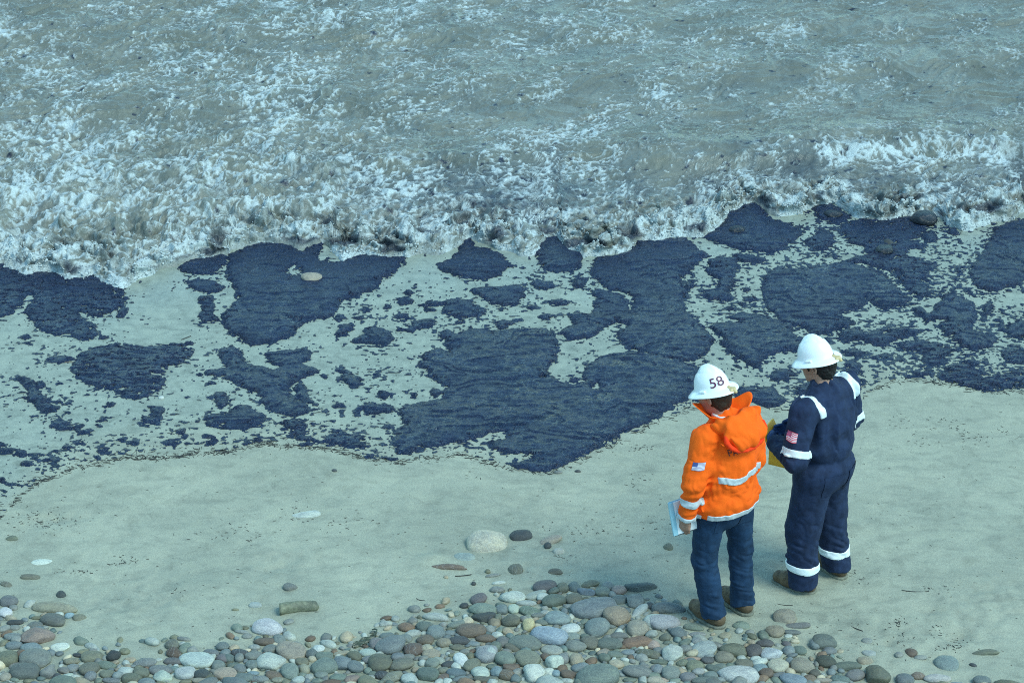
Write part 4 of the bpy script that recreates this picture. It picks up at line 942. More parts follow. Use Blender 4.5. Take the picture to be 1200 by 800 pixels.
# ------------------------------------------------------------------ people
class Vol:
    """a distance field on a grid, shaped with tapered limbs, and its smooth surface"""
    def __init__(s, lo, hi, h):
        s.h = h; s.lo = np.array(lo, float)
        s.n = np.ceil((np.array(hi) - s.lo) / h).astype(int) + 1
        s.F = np.ones(s.n, np.float32)
        s.ax = [(s.lo[i] + h * np.arange(s.n[i])).astype(np.float32) for i in range(3)]

    def blk(s, lo, hi):
        a = np.clip(np.floor((np.array(lo) - s.lo) / s.h).astype(int), 0, s.n)
        b = np.clip(np.ceil((np.array(hi) - s.lo) / s.h).astype(int) + 1, 0, s.n)
        sl = tuple(slice(a[i], b[i]) for i in range(3))
        return sl, s.ax[0][sl[0]][:, None, None], s.ax[1][sl[1]][None, :, None], s.ax[2][sl[2]][None, None, :]

    def put(s, sl, d, k):
        a = s.F[sl]
        hh = np.clip(.5 + .5 * (a - d) / k, 0, 1)
        s.F[sl] = a + (d - a) * hh - k * hh * (1 - hh)

    def cone(s, a, b, ra, rb, k=.03, sq=(1, 1, 1), cuts=()):
        a = np.array(a, float); b = np.array(b, float); q = np.array(sq, float); R = max(ra, rb) + k + .03
        sl, x, y, z = s.blk(np.minimum(a, b) - R * q, np.maximum(a, b) + R * q)
        o = (a + b) / 2
        A = (a - o) / q; B = (b - o) / q; e = B - A; L = e @ e + 1e-9
        X, Y, Z = (x - o[0]) / q[0] - A[0], (y - o[1]) / q[1] - A[1], (z - o[2]) / q[2] - A[2]
        t_ = np.clip((X * e[0] + Y * e[1] + Z * e[2]) / L, 0, 1)
        d = np.sqrt((X - t_ * e[0]) ** 2 + (Y - t_ * e[1]) ** 2 + (Z - t_ * e[2]) ** 2) - (ra + (rb - ra) * t_)
        d = d * q.min()
        for n, c in cuts:                                   # keep the side where n.p < c
            d = np.maximum(d, x * n[0] + y * n[1] + z * n[2] - c)
        s.put(sl, d.astype(np.float32), k)

    def ell(s, c, r, R=None, k=.02, carve=False):
        c = np.array(c, float); r = np.array(r, float); m = r.max() + k + .02
        sl, x, y, z = s.blk(c - m, c + m)
        R = np.eye(3) if R is None else np.array(R)
        X, Y, Z = x - c[0], y - c[1], z - c[2]
        u = (X * R[0, 0] + Y * R[1, 0] + Z * R[2, 0]) / r[0]; v = (X * R[0, 1] + Y * R[1, 1] + Z * R[2, 1]) / r[1]; w = (X * R[0, 2] + Y * R[1, 2] + Z * R[2, 2]) / r[2]
        d = ((np.sqrt(u * u + v * v + w * w) - 1) * r.min()).astype(np.float32)
        if carve:
            a = s.F[sl]; b = -d
            hh = np.clip(.5 - .5 * (a - b) / k, 0, 1)
            s.F[sl] = a + (b - a) * hh + k * hh * (1 - hh)
        else:
            s.put(sl, d, k)

    def pts(s, band):
        i = np.nonzero(np.abs(s.F) < band)
        return i, s.ax[0][i[0]], s.ax[1][i[1]], s.ax[2][i[2]]

    def fold(s, fn, band=.05):
        i, x, y, z = s.pts(band)
        s.F[i] += fn(x, y, z).astype(np.float32)

    def clip(s, n, c):
        s.F = np.maximum(s.F, (s.ax[0][:, None, None] * n[0] + s.ax[1][None, :, None] * n[1] + s.ax[2][None, None, :] * n[2] - c).astype(np.float32))

    def band(s, sel, grow=.004, deep=.012):
        """a strip lying on the surface where sel(x,y,z) < 0"""
        o = Vol.__new__(Vol); o.h, o.lo, o.n, o.ax = s.h, s.lo, s.n, s.ax
        o.F = np.full(s.n, 1., np.float32)
        i, x, y, z = s.pts(.06)
        f = s.F[i]
        o.F[i] = np.maximum(np.maximum(f - grow, -(f + deep)), sel(x, y, z).astype(np.float32))
        return o

    def mesh(s, name):
        F = s.F; S = F < 0
        nx, ny, nz = F.shape
        cs = np.zeros((nx - 1, ny - 1, nz - 1), np.int8)
        for a in (0, 1):
            for b in (0, 1):
                for c in (0, 1):
                    cs += S[a:nx - 1 + a, b:ny - 1 + b, c:nz - 1 + c]
        act = (cs > 0) & (cs < 8)
        I = np.stack(np.nonzero(act), 1)
        vid = np.full(act.shape, -1, np.int32); vid[act] = np.arange(len(I))
        cor = {}
        for a in (0, 1):
            for b in (0, 1):
                for c in (0, 1):
                    cor[a, b, c] = F[I[:, 0] + a, I[:, 1] + b, I[:, 2] + c]
        acc = np.zeros((len(I), 3)); cnt_ = np.zeros(len(I))
        for ax_ in range(3):
            o1, o2 = [q for q in range(3) if q != ax_]
            for u in (0, 1):
                for w in (0, 1):
                    p0 = [0, 0, 0]; p0[o1] = u; p0[o2] = w; p1 = list(p0); p1[ax_] = 1
                    f0, f1 = cor[tuple(p0)], cor[tuple(p1)]
                    m = (f0 < 0) != (f1 < 0)
                    tt = np.where(m, f0 / (f0 - f1 + 1e-12), 0)
                    for q in range(3):
                        acc[:, q] += np.where(m, p0[q] + (tt if q == ax_ else 0), 0)
                    cnt_ += m
        V = (acc / cnt_[:, None] + I) * s.h + s.lo
        quads = []
        for ax_ in range(3):
            o1, o2 = (ax_ + 1) % 3, (ax_ + 2) % 3
            sl0 = [slice(1, -1)] * 3; sl0[ax_] = slice(0, -1); sl1 = list(sl0); sl1[ax_] = slice(1, None)
            A, B = S[tuple(sl0)], S[tuple(sl1)]
            E = np.stack(np.nonzero(A != B), 1)
            flip = A[tuple(E.T)]
            for q in range(3):
                if q != ax_:
                    E[:, q] += 1
            def cell(d1, d2):
                e = E.copy(); e[:, o1] -= d1; e[:, o2] -= d2
                return vid[tuple(e.T)]
            q4 = np.stack([cell(1, 1), cell(0, 1), cell(0, 0), cell(1, 0)], 1)
            q4[~flip] = q4[~flip][:, ::-1]
            quads.append(q4)
        return mesh_np(name, V, np.concatenate(quads))


def rotz(a): return np.array([[math.cos(a), -math.sin(a), 0], [math.sin(a), math.cos(a), 0], [0, 0, 1]])
def rotx(a): return np.array([[1, 0, 0], [0, math.cos(a), -math.sin(a)], [0, math.sin(a), math.cos(a)]])
def unit(v): v = np.array(v, float); return v / np.linalg.norm(v)


def hand(vol, w, d, n, thumb, curl=.5, grow=0., tcurl=.4):
    w = np.array(w, float); d = unit(d); n = unit(np.array(n) - d * (np.array(n) @ d)); t_ = unit(thumb - d * (np.array(thumb) @ d) - n * (np.array(thumb) @ n))
    vol.cone(w - d * .03, w + d * .015, .024 + grow, .024 + grow, .012)
    for lat, ln, mx in ((.030, .074, .088), (.010, .083, .092), (-.010, .077, .088), (-.028, .060, .080)):
        kn = w + d * mx + t_ * lat
        vol.cone(w + d * .012 + t_ * lat * .55, kn, .0165 + grow, .0125 + grow, .010)
        dd = d; p = kn
        for seg, (fr_, r0, r1, cu) in enumerate(((.45, .0098, .0092, .8), (.30, .0092, .0086, 1.1), (.25, .0086, .0072, .8))):
            an = curl * cu
            dd = unit(dd * math.cos(an) + n * math.sin(an)); n_ = unit(n - dd * (n @ dd))
            e = p + dd * ln * fr_
            vol.cone(p, e, r0 + grow, r1 + grow, .004)
            p = e
    b = w + d * .022 + t_ * .026
    d1 = unit(d * .65 + t_ * .6 + n * .35); m = b + d1 * .042
    d2 = unit(d * (.9 - .3 * tcurl) + t_ * (.1 - tcurl * .5) + n * (.2 + tcurl)); vol.cone(w + d * .01 + t_ * .012, b, .018 + grow, .016 + grow, .01)
    vol.cone(b, m, .0145 + grow, .0115 + grow, .008); vol.cone(m, m + d2 * .036, .0112 + grow, .0085 + grow, .004)


def build_body(J, RH, mat, hands):
    """one continuous skin surface: head with face, neck, trunk, arms with fingered hands, legs, feet"""
    v = Vol((-.48, -.28, -.01), (.48, .55, 1.9), .006)
    H = np.array(J['head']); g = lambda q: H + RH @ np.array(q)
    N = np.array(J['neck'])
    v.cone(J['pelvis'], J['chest'], .105, .125, .05, (1.15, .75, 1)); v.cone(J['chest'], N, .12, .055, .06, (1.15, .75, 1))
    for s in 'LR':
        v.cone(J['sh' + s], J['el' + s], .052, .041, .04); v.cone(J['el' + s], J['wr' + s], .040, .026, .03); v.cone(J['chest'], J['sh' + s], .07, .05, .05)
        v.cone(J['hip' + s], J['kn' + s], .075, .05, .05); v.cone(J['kn' + s], J['an' + s], .048, .036, .04)
        a = np.array(J['an' + s]); fd = np.array(J['foot' + s])
        v.cone((a[0], a[1], .06), (a[0] + fd[0] * .15, a[1] + fd[1] * .15, .05), .032, .028, .03)
    v.cone(N - np.array([0, 0, .03]), g((0, -.025, -.06)), .062, .057, .03)
    v.ell(g((0, -.012, .03)), (.076, .097, .094), RH, .02); v.ell(g((0, .032, -.035)), (.061, .066, .082), RH, .03); v.ell(g((0, .04, -.082)), (.047, .048, .034), RH, .03)
    v.ell(g((0, .082, -.108)), (.020, .016, .015), RH, .02); v.ell(g((.038, .06, -.03)), (.022, .026, .024), RH, .02); v.ell(g((-.038, .06, -.03)), (.022, .026, .024), RH, .02)
    v.ell(g((0, .088, .03)), (.052, .012, .012), RH, .02)
    for s in (-1, 1):
        v.ell(g((s * .031, .103, .006)), (.015, .013, .010), RH, .012, carve=True)
    v.cone(g((0, .094, .012)), g((0, .118, -.032)), .008, .0125, .012); v.ell(g((.013, .104, -.036)), (.008, .01, .007), RH, .006); v.ell(g((-.013, .104, -.036)), (.008, .01, .007), RH, .006)
    v.ell(g((0, .098, -.062)), (.024, .009, .0055), RH, .006); v.ell(g((0, .096, -.073)), (.021, .009, .006), RH, .006)
    for s in (-1, 1):
        v.ell(g((s * .080, -.012, -.012)), (.009, .021, .032), RH @ rotz(s * .35), .008)
        v.ell(g((s * .085, -.008, -.012)), (.006, .010, .018), RH @ rotz(s * .35), .004, carve=True)
    for hd in hands:
        hand(v, *hd)
    return v.mesh('body')


def hat_mesh():
    n = 96
    prof = [(0, .143), (.14, .1415), (.28, .135), (.41, .1245), (.53, .110), (.65, .091), (.76, .070), (.85, .050), (.92, .031), (.97, .015), (1.0, .006), (1.02, .001),
            (1.10, -.003), (1.20, -.008), (1.30, -.014), (1.36, -.019), (1.385, -.022), (1.39, -.0255), (1.375, -.0265), (1.30, -.020), (1.10, -.009), (.985, -.004), (.95, .03), (.88, .06), (.72, .095), (.4, .125), (0, .132)]
    V = []; F = []
    for i, (r, z) in enumerate(prof):
        for k in range(n):
            a = 2 * math.pi * k / n
            bx = .100 if r <= 1 else .100 + (r - 1) * .118; by = .121 if r <= 1 else .121 + (r - 1) * .118
            x = (r if r <= 1 else 1) * bx * math.cos(a); y = (r if r <= 1 else 1) * by * math.sin(a)
            zz = z
            if r <= 1.0 and i < 11:                                   # raised spine and two flanking ribs over the crown
                rid = math.exp(-(x / .017) ** 4) * .010 + .006 * math.exp(-((abs(x) - .042) / .010) ** 4)
                fade = min(1, max(0, (z - .03) / .05))
                zz += rid * fade
            if r > 1.0:
                zz += .006 * math.cos(2 * a) * (r - 1) / .39 - .010 * max(0, math.sin(a)) * (r - 1) / .39   # brim dips to the front, lifts at the sides
            V.append((x, y, zz))
    for i in range(len(prof) - 1):
        for k in range(n):
            F.append((i * n + k, (i + 1) * n + k, (i + 1) * n + (k + 1) % n, i * n + (k + 1) % n))
    return mesh_np('hard_hat', V, F)


def dome_pt(az, z, out=0.):
    """point on the crown of the hat at azimuth az and height z"""
    zs = [.006, .015, .031, .050, .070, .091, .110, .1245]; rs = [1., .97, .92, .85, .76, .65, .53, .41]
    r = np.interp(z, zs, rs)
    return np.array([(.100 * r + out) * math.cos(az), (.121 * r + out) * math.sin(az), z + out * .35])


def text_mesh(s, size):
    cu = bpy.data.curves.new('lettering', 'FONT'); cu.body = s; cu.size = size; cu.align_x = 'CENTER'; cu.align_y = 'CENTER'; cu.resolution_u = 4; cu.offset = size * .006
    o = bpy.data.objects.new('lettering', cu); COL.objects.link(o)
    dg = bpy.context.evaluated_depsgraph_get()
    me = bpy.data.meshes.new_from_object(o.evaluated_get(dg))
    bpy.data.objects.remove(o); bpy.data.curves.remove(cu)
    bm = bmesh.new(); bm.from_mesh(me)
    bmesh.ops.triangulate(bm, faces=bm.faces)
    bmesh.ops.subdivide_edges(bm, edges=[e for e in bm.edges if e.calc_length() > size * .12], cuts=2)
    bm.to_mesh(me); bm.free()
    return me


def project(me, bvh, org, right, up, fwd, off=.003):
    """press a flat mesh (x along right, y along up) onto a surface along fwd"""
    org, right, up, fwd = map(Vector, (org, right, up, fwd))
    last = .3
    for q in me.vertices:
        o = org + right * q.co.x + up * q.co.y
        hit, nrm, _, dist = bvh.ray_cast(o - fwd * .3, fwd, 1.0)
        last = dist if hit else last
        q.co = (hit if hit else o - fwd * .3 + fwd * last) - fwd * off
    me.update()
    return me


def grid_patch(name, w, h, n=8, m=6):
    V = [((i / n - .5) * w, (j / m - .5) * h, 0) for j in range(m + 1) for i in range(n + 1)]
    return mesh_np(name, V, grid_faces(n + 1, m + 1))


def bvh_of(me):
    bm = bmesh.new(); bm.from_mesh(me); b = BVHTree.FromBMesh(bm); bm.free()
    return b


def boots(J, parent, leather, sole):
    for s in 'LR':
        a = np.array(J['an' + s]); fd = unit((*J['foot' + s], 0)); rt = np.array([fd[1], -fd[0], 0]); sd = -1 if s == 'L' else 1
        lo = np.minimum(a, a + fd * .26) - .16; hi = np.maximum(a, a + fd * .26) + .16; lo[2] = -.01; hi[2] = .26
        v = Vol(lo, hi, .005)
        b = np.array([a[0], a[1], 0])
        v.cone(b - fd * .045 + (0, 0, .055), b + fd * .09 + (0, 0, .052), .045, .050, .03); v.cone(b + fd * .09 + (0, 0, .050), b + fd * .175 + rt * sd * -.012 + (0, 0, .048), .052, .044, .03)
        v.cone(b + (0, 0, .07), b + (0, 0, .13), .048, .048, .04); v.cone(b + fd * .03 + (0, 0, .10), b + fd * .12 + (0, 0, .065), .045, .04, .03)
        v.fold(lambda x, y, z: .0025 * v3(x * 40, y * 40, z * 60, 5) + .002 * v3(x * 90, y * 90, z * 90, 6), .03)
        up_ = v.F.copy()
        v.clip((0, 0, -1), -.022)
        bo = obj('boot', v.mesh('boot'), leather, parent)
        v2 = Vol(lo, hi, .005); v2.F = np.maximum(up_.max() * 0 + up_, 1 - 1) if False else up_
        ol = v.ax[2]
        k = int(round((.045 - v.lo[2]) / v.h))
        flat = np.repeat(up_[:, :, k:k + 1], up_.shape[2], 2) - .005
        v2.F = np.maximum(np.maximum(flat, (ol - .024)[None, None, :]), (.001 - ol)[None, None, :]).astype(np.float32)
        obj('sole', v2.mesh('sole'), sole, bo)


# ---- materials for clothing and skin
def cloth(name, col, var=.15, rough=.85, weave=900, bstr=.25, wscale=14):
    t = NT(name); v = t.coord()
    f = t.noise(v, wscale, 6, .65); w = t.noise(v, weave, 2, .6)
    c = t.ramp(f, [(.28, tuple(x * (1 - var) for x in col)), (.72, tuple(min(.95, x * (1 + var)) for x in col))])
    c = t.mix(.35, c, t.ramp(w, [(.3, (.6, .6, .6)), (.7, (1.35, 1.35, 1.35))]), 'MULTIPLY')
    return t.out(c, rough, t.bump(f, bstr, .012, t.bump(w, .2, .001)), Specular_IOR_Level=.25)


ORANGE = cloth('orange_fabric', (.95, .118, .004), .10)
ORANGE_L = cloth('orange_hood_fabric', (.95, .19, .010), .10)
RED_O = cloth('red_orange_lining', (.85, .045, .006), .1)
NAVY = cloth('navy_fabric', (.014, .026, .062), .4)
DENIM = cloth('denim', (.012, .035, .076), .45, wscale=9)
BLACKC = cloth('black_fabric', (.012, .013, .018), .2)
WHITEC = cloth('white_fabric', (.72, .72, .72), .05)
BAND = simple('reflective_tape', (.46, .50, .52), .32, .12, 60, .15, 400)
BANDW = simple('bright_reflective_tape', (.72, .78, .78), .4, .06, 60, .15, 400)
HATM = simple('white_helmet_shell', (.80, .82, .82), .28, .03, 12, Coat_Weight=.3)
KNOB = simple('tan_plastic', (.52, .40, .2), .5, .15, 60)
HAIR1 = cloth('dark_brown_hair', (.028, .018, .012), .4, .6, 400, .6, 60)
HAIR2 = cloth('black_hair', (.010, .009, .009), .4, .5, 400, .6, 60)
t = NT('skin'); v = t.coord()
f1 = t.noise(v, 9, 4); f2 = t.noise(v, 220, 3)
SKIN = t.out(t.ramp(f1, [(.3, (.30, .155, .105)), (.7, (.42, .235, .165))]), .5, t.bump(f2, .15, .001), Subsurface_Weight=.06)
EYEW = simple('eye_white', (.75, .72, .68), .2, .03)
LEATH = simple('brown_boot_leather', (.105, .068, .035), .7, .35, 25, .4, 160)
SOLE = simple('boot_rubber', (.16, .16, .12), .8, .25, 40, .3, 200)
GLOVE = cloth('blue_glove', (.022, .05, .13), .25, .7)
MAROON = simple('maroon_decal', (.10, .015, .05), .5, .1)
DKRED = simple('dark_red_print', (.10, .018, .01), .7, .2)


def flag_mat(name, red):
    """thirteen stripes and a canton, printed cloth"""
    t = NT(name)
    tc = t.n('UVMap'); sp_ = t.n('SeparateXYZ'); t.l(tc.outputs[0], sp_.inputs[0])
    st = t.math('GREATER_THAN', t.math('FRACT', t.math('MULTIPLY', sp_.outputs[1], 6.5)), .5)
    c = t.mix(st, red, (.62, .62, .66))
    can = t.math('MULTIPLY', t.math('LESS_THAN', sp_.outputs[0], .42), t.math('GREATER_THAN', sp_.outputs[1], .46))
    c = t.mix(can, c, (.05, .08, .24) if red[0] < .35 else (.30, .06, .12))
    return t.out(c, .8)


FLAG1 = flag_mat('pale_flag_print', (.30, .25, .38)); FLAG2 = flag_mat('red_flag_print', (.62, .04, .07))


def uv_grid(me, w, h, pre):
    uv = me.uv_layers.new(name='UVMap')
    for l in me.loops:
        x, y = pre[l.vertex_index]
        uv.data[l.index].uv = (x / w + .5, y / h + .5)


def flag_on(bvh, parent, org, right, up, fwd, w, h, mat):
    me = grid_patch('flag_patch', w, h)
    pre = [(q.co.x, q.co.y) for q in me.vertices]
    uv_grid(me, w, h, pre)
    return obj('flag_patch', project(me, bvh, org, right, up, fwd, .004), mat, parent)


def helmet(parent, H, RH, number, az):
    hb = H + RH @ np.array([0, .004, .048]); tilt = RH @ rotx(-.05)
    hat = obj('hard_hat', hat_mesh(), HATM, parent)
    M = Matrix([[*tilt[0], hb[0]], [*tilt[1], hb[1]], [*tilt[2], hb[2]], [0, 0, 0, 1]])
    hat.matrix_local = M
    kv = Vol((-.035, -.20, -.06), (.035, -.09, .03), .0035)
    kv.cone((0, -.118, -.012), (0, -.158, -.022), .020, .017, .006); kv.cone((-.018, -.15, -.018), (.018, -.15, -.018), .012, .012, .006)
    kv.cone((0, -.155, -.024), (0, -.170, -.034), .012, .010, .006)
    obj('suspension_knob', kv.mesh('suspension_knob'), KNOB, hat)
    for s in (-1, 1):                                                 # accessory slots above the brim
        sv_ = Vol((s * .11 - .03, -.04, -.02), (s * .11 + .03, .04, .03), .003)
        sv_.cone((s * .106, -.014, .010), (s * .106, .014, .010), .009, .009, .003)
        obj('accessory_slot', sv_.mesh('accessory_slot'), HATM, hat)
    if number:
        me = text_mesh(number, .098)
        hb_ = bvh_of(hat.data)
        for q in me.vertices:
            a = az + q.co.x / .105; zz = .043 + q.co.y * .90
            o_ = Vector((.3 * math.cos(a), .3 * math.sin(a), zz + .06)); d_ = (Vector((0, 0, zz - .02)) - o_).normalized()
            hit = hb_.ray_cast(o_, d_)[0]
            q.co = hit - d_ * .0025
        me.update()
        obj('number_decal', me, MAROON, hat)
    return hat


def eyes(parent, H, RH):
    for s in (-1, 1):
        bm = bmesh.new(); bmesh.ops.create_icosphere(bm, subdivisions=2, radius=.0115)
        me = bm_mesh('eye', bm, True)
        o = obj('eye', me, EYEW, parent); o.location = H + RH @ np.array([s * .031, .0915, .006])


def person_root(px, py, yaw, label):
    p = P(px, py)
    o = obj('person', None, None, None, label, 'person')
    o.location = (p[0], p[1], p[2] - .004); o.rotation_euler = (0, 0, math.radians(yaw))
    return o


def wrinkles(seed, A, zscale=1.0):
    def fn(x, y, z):
        wx_ = .03 * v3(x * 9, y * 9, z * 9, seed); 
        a = 1 - np.abs(v3(x * 13 + wx_ * 20, y * 13, z * 9 * zscale + (x + y) * 6, seed + 1))
        b = 1 - np.abs(v3(x * 26, y * 26, z * 20 * zscale + wx_ * 60, seed + 2))
        return A * (.6 * (a - .5) + .35 * (b - .5)) + A * .5 * v3(x * 6, y * 6, z * 6, seed + 3)
    return fn


# ================= the person in the orange jacket
def make_orange():
    root = person_root(850, 723, 38, 'person in bright orange hooded jacket, jeans and white hard hat numbered 58, seen from behind')
    J = dict(pelvis=(-.03, .0, .92), chest=(-.04, .02, 1.25), neck=(-.05, .03, 1.45), head=(-.078, .105, 1.605), shL=(-.225, .015, 1.39), shR=(.14, .015, 1.39), elL=(-.325, -.01, 1.11), wrL=(-.335, .035, .855),
             elR=(.175, -.01, 1.12), wrR=(.185, .17, 1.02), hipL=(-.155, .02, .9), hipR=(.07, 0, .9), knL=(-.155, .05, .48), knR=(.12, .02, .48), anL=(-.105, 0, .09), anR=(.145, 0.0, .09), footL=(-.06, 1), footR=(.1, 1))
    RH = rotz(math.radians(15)) @ rotx(math.radians(-16))
    H = np.array(J['head'])
    body = obj('body', build_body(J, RH, SKIN, [(J['wrL'], (-.02, .18, -1), (.75, .35, -.1), (.1, 1, .1), .42), (J['wrR'], (-.15, 1, -.2), (-.9, -.2, -.2), (0, .2, 1), .5)]), SKIN, root)
    eyes(body, H, RH)
    g = lambda q: H + RH @ np.array(q)
    hv = Vol(H - .18, H + .18, .006)
    hv.ell(g((0, -.028, .012)), (.084, .094, .098), RH, .01); hv.ell(g((0, -.055, -.055)), (.064, .042, .05), RH, .02)
    n = RH @ np.array([0, 1, .25]); hv.clip(n, float(n @ g((0, .02, -.01))))
    hv.fold(lambda x, y, z: .004 * v3(x * 90, y * 90, z * 40, 3), .03)
    obj('hair', hv.mesh('hair'), HAIR1, body)
    helmet(root, H, RH, '58', math.radians(-90 - 53 + 20))
    # jacket
    j = Vol((-.50, -.32, .62), (.42, .40, 1.62), .006)
    zhem = .845
    j.cone((-.045, .0, .80), (-.04, .01, 1.22), .216, .205, .04, (1, .74, 1)); j.cone((-.04, .01, 1.20), (-.045, .02, 1.38), .205, .135, .05, (1, .76, 1))
    j.cone((-.20, .015, 1.39), (.12, .015, 1.39), .085, .085, .05); j.cone((-.05, .02, 1.38), (-.052, .03, 1.46), .10, .078, .05)
    cl = unit(np.array(J['wrL']) - J['elL']); cr = unit(np.array(J['wrR']) - J['elR'])
    j.cone(J['shL'], J['elL'], .088, .076, .035)
    j.cone(J['elL'], np.array(J['wrL']) + cl * .05, .076, .062, .03, cuts=[(cl, float(cl @ (np.array(J['wrL']) + cl * .012)))])
    j.cone(J['shR'], J['elR'], .088, .078, .035); j.cone(J['elR'], np.array(J['wrR']) + cr * .05, .076, .06, .03, cuts=[(cr, float(cr @ (np.array(J['wrR']) + cr * .0)))])
    j.fold(wrinkles(21, .024), .07)
    eL, dL = np.array(J['elL']), cl
    def arm_w(x, y, z): return np.exp(-(((x - eL[0]) ** 2 + (y - eL[1]) ** 2 + (z - eL[2] + .06) ** 2) / .016))
    j.fold(lambda x, y, z: .008 * np.sin((z * .95 + y * .3) * 95 + 2 * v3(x * 12, y * 12, z * 12, 5)) * arm_w(x, y, z), .06)
    # pouch above the hem
    j.fold(lambda x, y, z: -.022 * np.exp(-((z - .92) / .06) ** 2) * (np.abs(x + .03) < .25), .09)
    j.F = np.where((j.ax[2][None, None, :] < zhem) & (j.ax[0][:, None, None] > -.27), np.maximum(j.F, zhem - j.ax[2][None, None, :]), j.F).astype(np.float32)
    jm = j.mesh('jacket'); jk = obj('jacket', jm, ORANGE, root)
    tor = lambda x: np.maximum(-(x + .262), -1)
    # tape round the waist, the hem and the left sleeve
    wav = lambda x: .012 * np.sin(x * 26 + .6)
    b = j.band(lambda x, y, z: np.maximum(np.maximum(np.abs(z - 1.12 - wav(x)) - .024, -(x + .205)), x - .165)); obj('waist_stripe', b.mesh('waist_stripe'), BAND, jk)
    b = j.band(lambda x, y, z: np.maximum(np.abs(z - zhem - .022) - .020, -(x + .25)), .005, .02); obj('hem_stripe', b.mesh('hem_stripe'), BAND, jk)
    def along(x, y, z, o, d): return (x - o[0]) * d[0] + (y - o[1]) * d[1] + (z - o[2]) * d[2]
    wl = np.array(J['wrL']); wr = np.array(J['wrR'])
    dax = lambda x, y, z: np.sqrt(np.maximum((x - wl[0]) ** 2 + (y - wl[1]) ** 2 + (z - wl[2]) ** 2 - along(x, y, z, wl, dL) ** 2, 0)) - .092
    b = j.band(lambda x, y, z: np.maximum(np.abs(along(x, y, z, wl, dL) + .135) - .025, dax(x, y, z))); obj('sleeve_stripe', b.mesh('sleeve_stripe'), BAND, jk)
    b = j.band(lambda x, y, z: np.maximum(np.abs(along(x, y, z, wl, dL) + .006) - .020, dax(x, y, z)), .006, .02); obj('cuff_stripe', b.mesh('cuff_stripe'), BAND, jk)
    b = j.band(lambda x, y, z: np.maximum(np.abs(along(x, y, z, wr, cr) + .035) - .025, -(x - .17)), .005, .02); obj('cuff_stripe', b.mesh('cuff_stripe'), BAND, jk)
    # glove on the right hand
    gv = Vol(wr - .16, wr + .2, .005); hand(gv, wr, (-.15, 1, -.2), (-.9, -.2, -.2), np.array((0, .2, 1.)), .5, .004)
    gv.cone(wr - cr * .05, wr + cr * .02, .042, .036, .01)
    obj('glove', gv.mesh('glove'), BLACKC, root)
    # hood hanging on the back, open collar standing off the neck
    h = Vol((-.40, -.36, 1.15), (.30, .25, 1.70), .006)
    RHd = rotz(.05) @ rotx(-.28)
    h.ell((-.03, -.11, 1.46), (.17, .066, .118), RHd, .02); h.ell((-.03, -.155, 1.395), (.115, .06, .075), RHd, .05)
    h.cone((-.16, -.04, 1.465), (.09, -.04, 1.465), .055, .055, .04)
    h.ell((-.055, .05, 1.61), (.10, .118, .14), None, .02, carve=True)
    h.fold(lambda x, y, z: .012 * (1 - 2 * np.abs(v3(x * 9 + z * 5, y * 9, z * 10 - np.abs(x + .03) * 16, 41))) + .006 * v3(x * 22, y * 22, z * 18, 42), .05)
    hood = obj('hood', h.mesh('hood'), ORANGE, jk)
    # folded welt round the hood's mouth
    def ringtube(name, pts_, r, mat, par):
        vv = Vol(np.min(pts_, 0) - .05, np.max(pts_, 0) + .05, .005)
        for a, b_ in zip(pts_[:-1], pts_[1:]):
            vv.cone(a, b_, r, r, .012)
        vv.fold(lambda x, y, z: .004 * v3(x * 30, y * 30, z * 30, 9), .03)
        return obj(name, vv.mesh(name), mat, par)
    arc = [(-.03 + .158 * math.sin(a), -.135 - .05 * math.cos(a), 1.428 - .095 * math.cos(a)) for a in np.linspace(-1.75, 1.75, 19)]
    ringtube('hood_hem', arc, .0125, RED_O, hood)
    # collar: a flared, wavy shell
    n = 72; V = []; 
    for lay in (0, 1):
        for i in range(9):
            u = i / 8
            for k in range(n):
                a = 2 * math.pi * k / n
                side = abs(math.cos(a)); back = max(0, -math.sin(a))
                tipL = 1.35 * math.exp(-((a - math.radians(150)) / .42) ** 2); tipR = math.exp(-((a - math.radians(-8 if a < math.pi else 352)) / .40) ** 2)
                flare = .055 + .05 * tipL + .055 * tipR - .03 * back
                r = .078 + u * flare + lay * -.007; hgt = 1.45 + u * (.085 + .035 * tipL + .05 * tipR - .05 * back) + .006 * math.sin(7 * a + 1)
                V.append((-.05 + r * 1.08 * math.cos(a), .03 + r * .98 * math.sin(a), hgt))
    F = []
    idx = lambda l, i, k: (l * 9 + i) * n + k % n
    for k in range(n):
        for i in range(8):
            F.append((idx(0, i, k), idx(0, i, k + 1), idx(0, i + 1, k + 1), idx(0, i + 1, k)))
            F.append((idx(1, i, k), idx(1, i + 1, k), idx(1, i + 1, k + 1), idx(1, i, k + 1)))
        F.append((idx(0, 8, k), idx(0, 8, k + 1), idx(1, 8, k + 1), idx(1, 8, k)))
    obj('collar', mesh_np('collar', V, F), ORANGE, jk)
    # white shirt collar at the nape
    sv_ = Vol((-.2, -.12, 1.38), (.1, .2, 1.56), .005)
    sv_.cone((-.05, .03, 1.40), (-.056, .038, 1.505), .086, .076, .01, cuts=[((0, 0, 1), 1.508)])
    obj('shirt_collar', sv_.mesh('shirt_collar'), WHITEC, root)
    bv = bvh_of(jm)
    rL = unit(eL - np.array(J['shL'])); 
    cdir = unit((.92, .62, .0))
    flag_on(bv, jk, (-.285, -.02, 1.255), unit((.62, -.92, 0)), -rL, cdir, .075, .052, FLAG1)
    me = text_mesh('PAT', .052)
    obj('back_lettering', project(me, bv, (-.095, -.2, 1.305), (1, 0, 0), (0, 0, 1), (0, 1, 0), .0035), DKRED, jk)
    # jeans
    p = Vol((-.36, -.26, .03), (.30, .30, 1.0), .006)
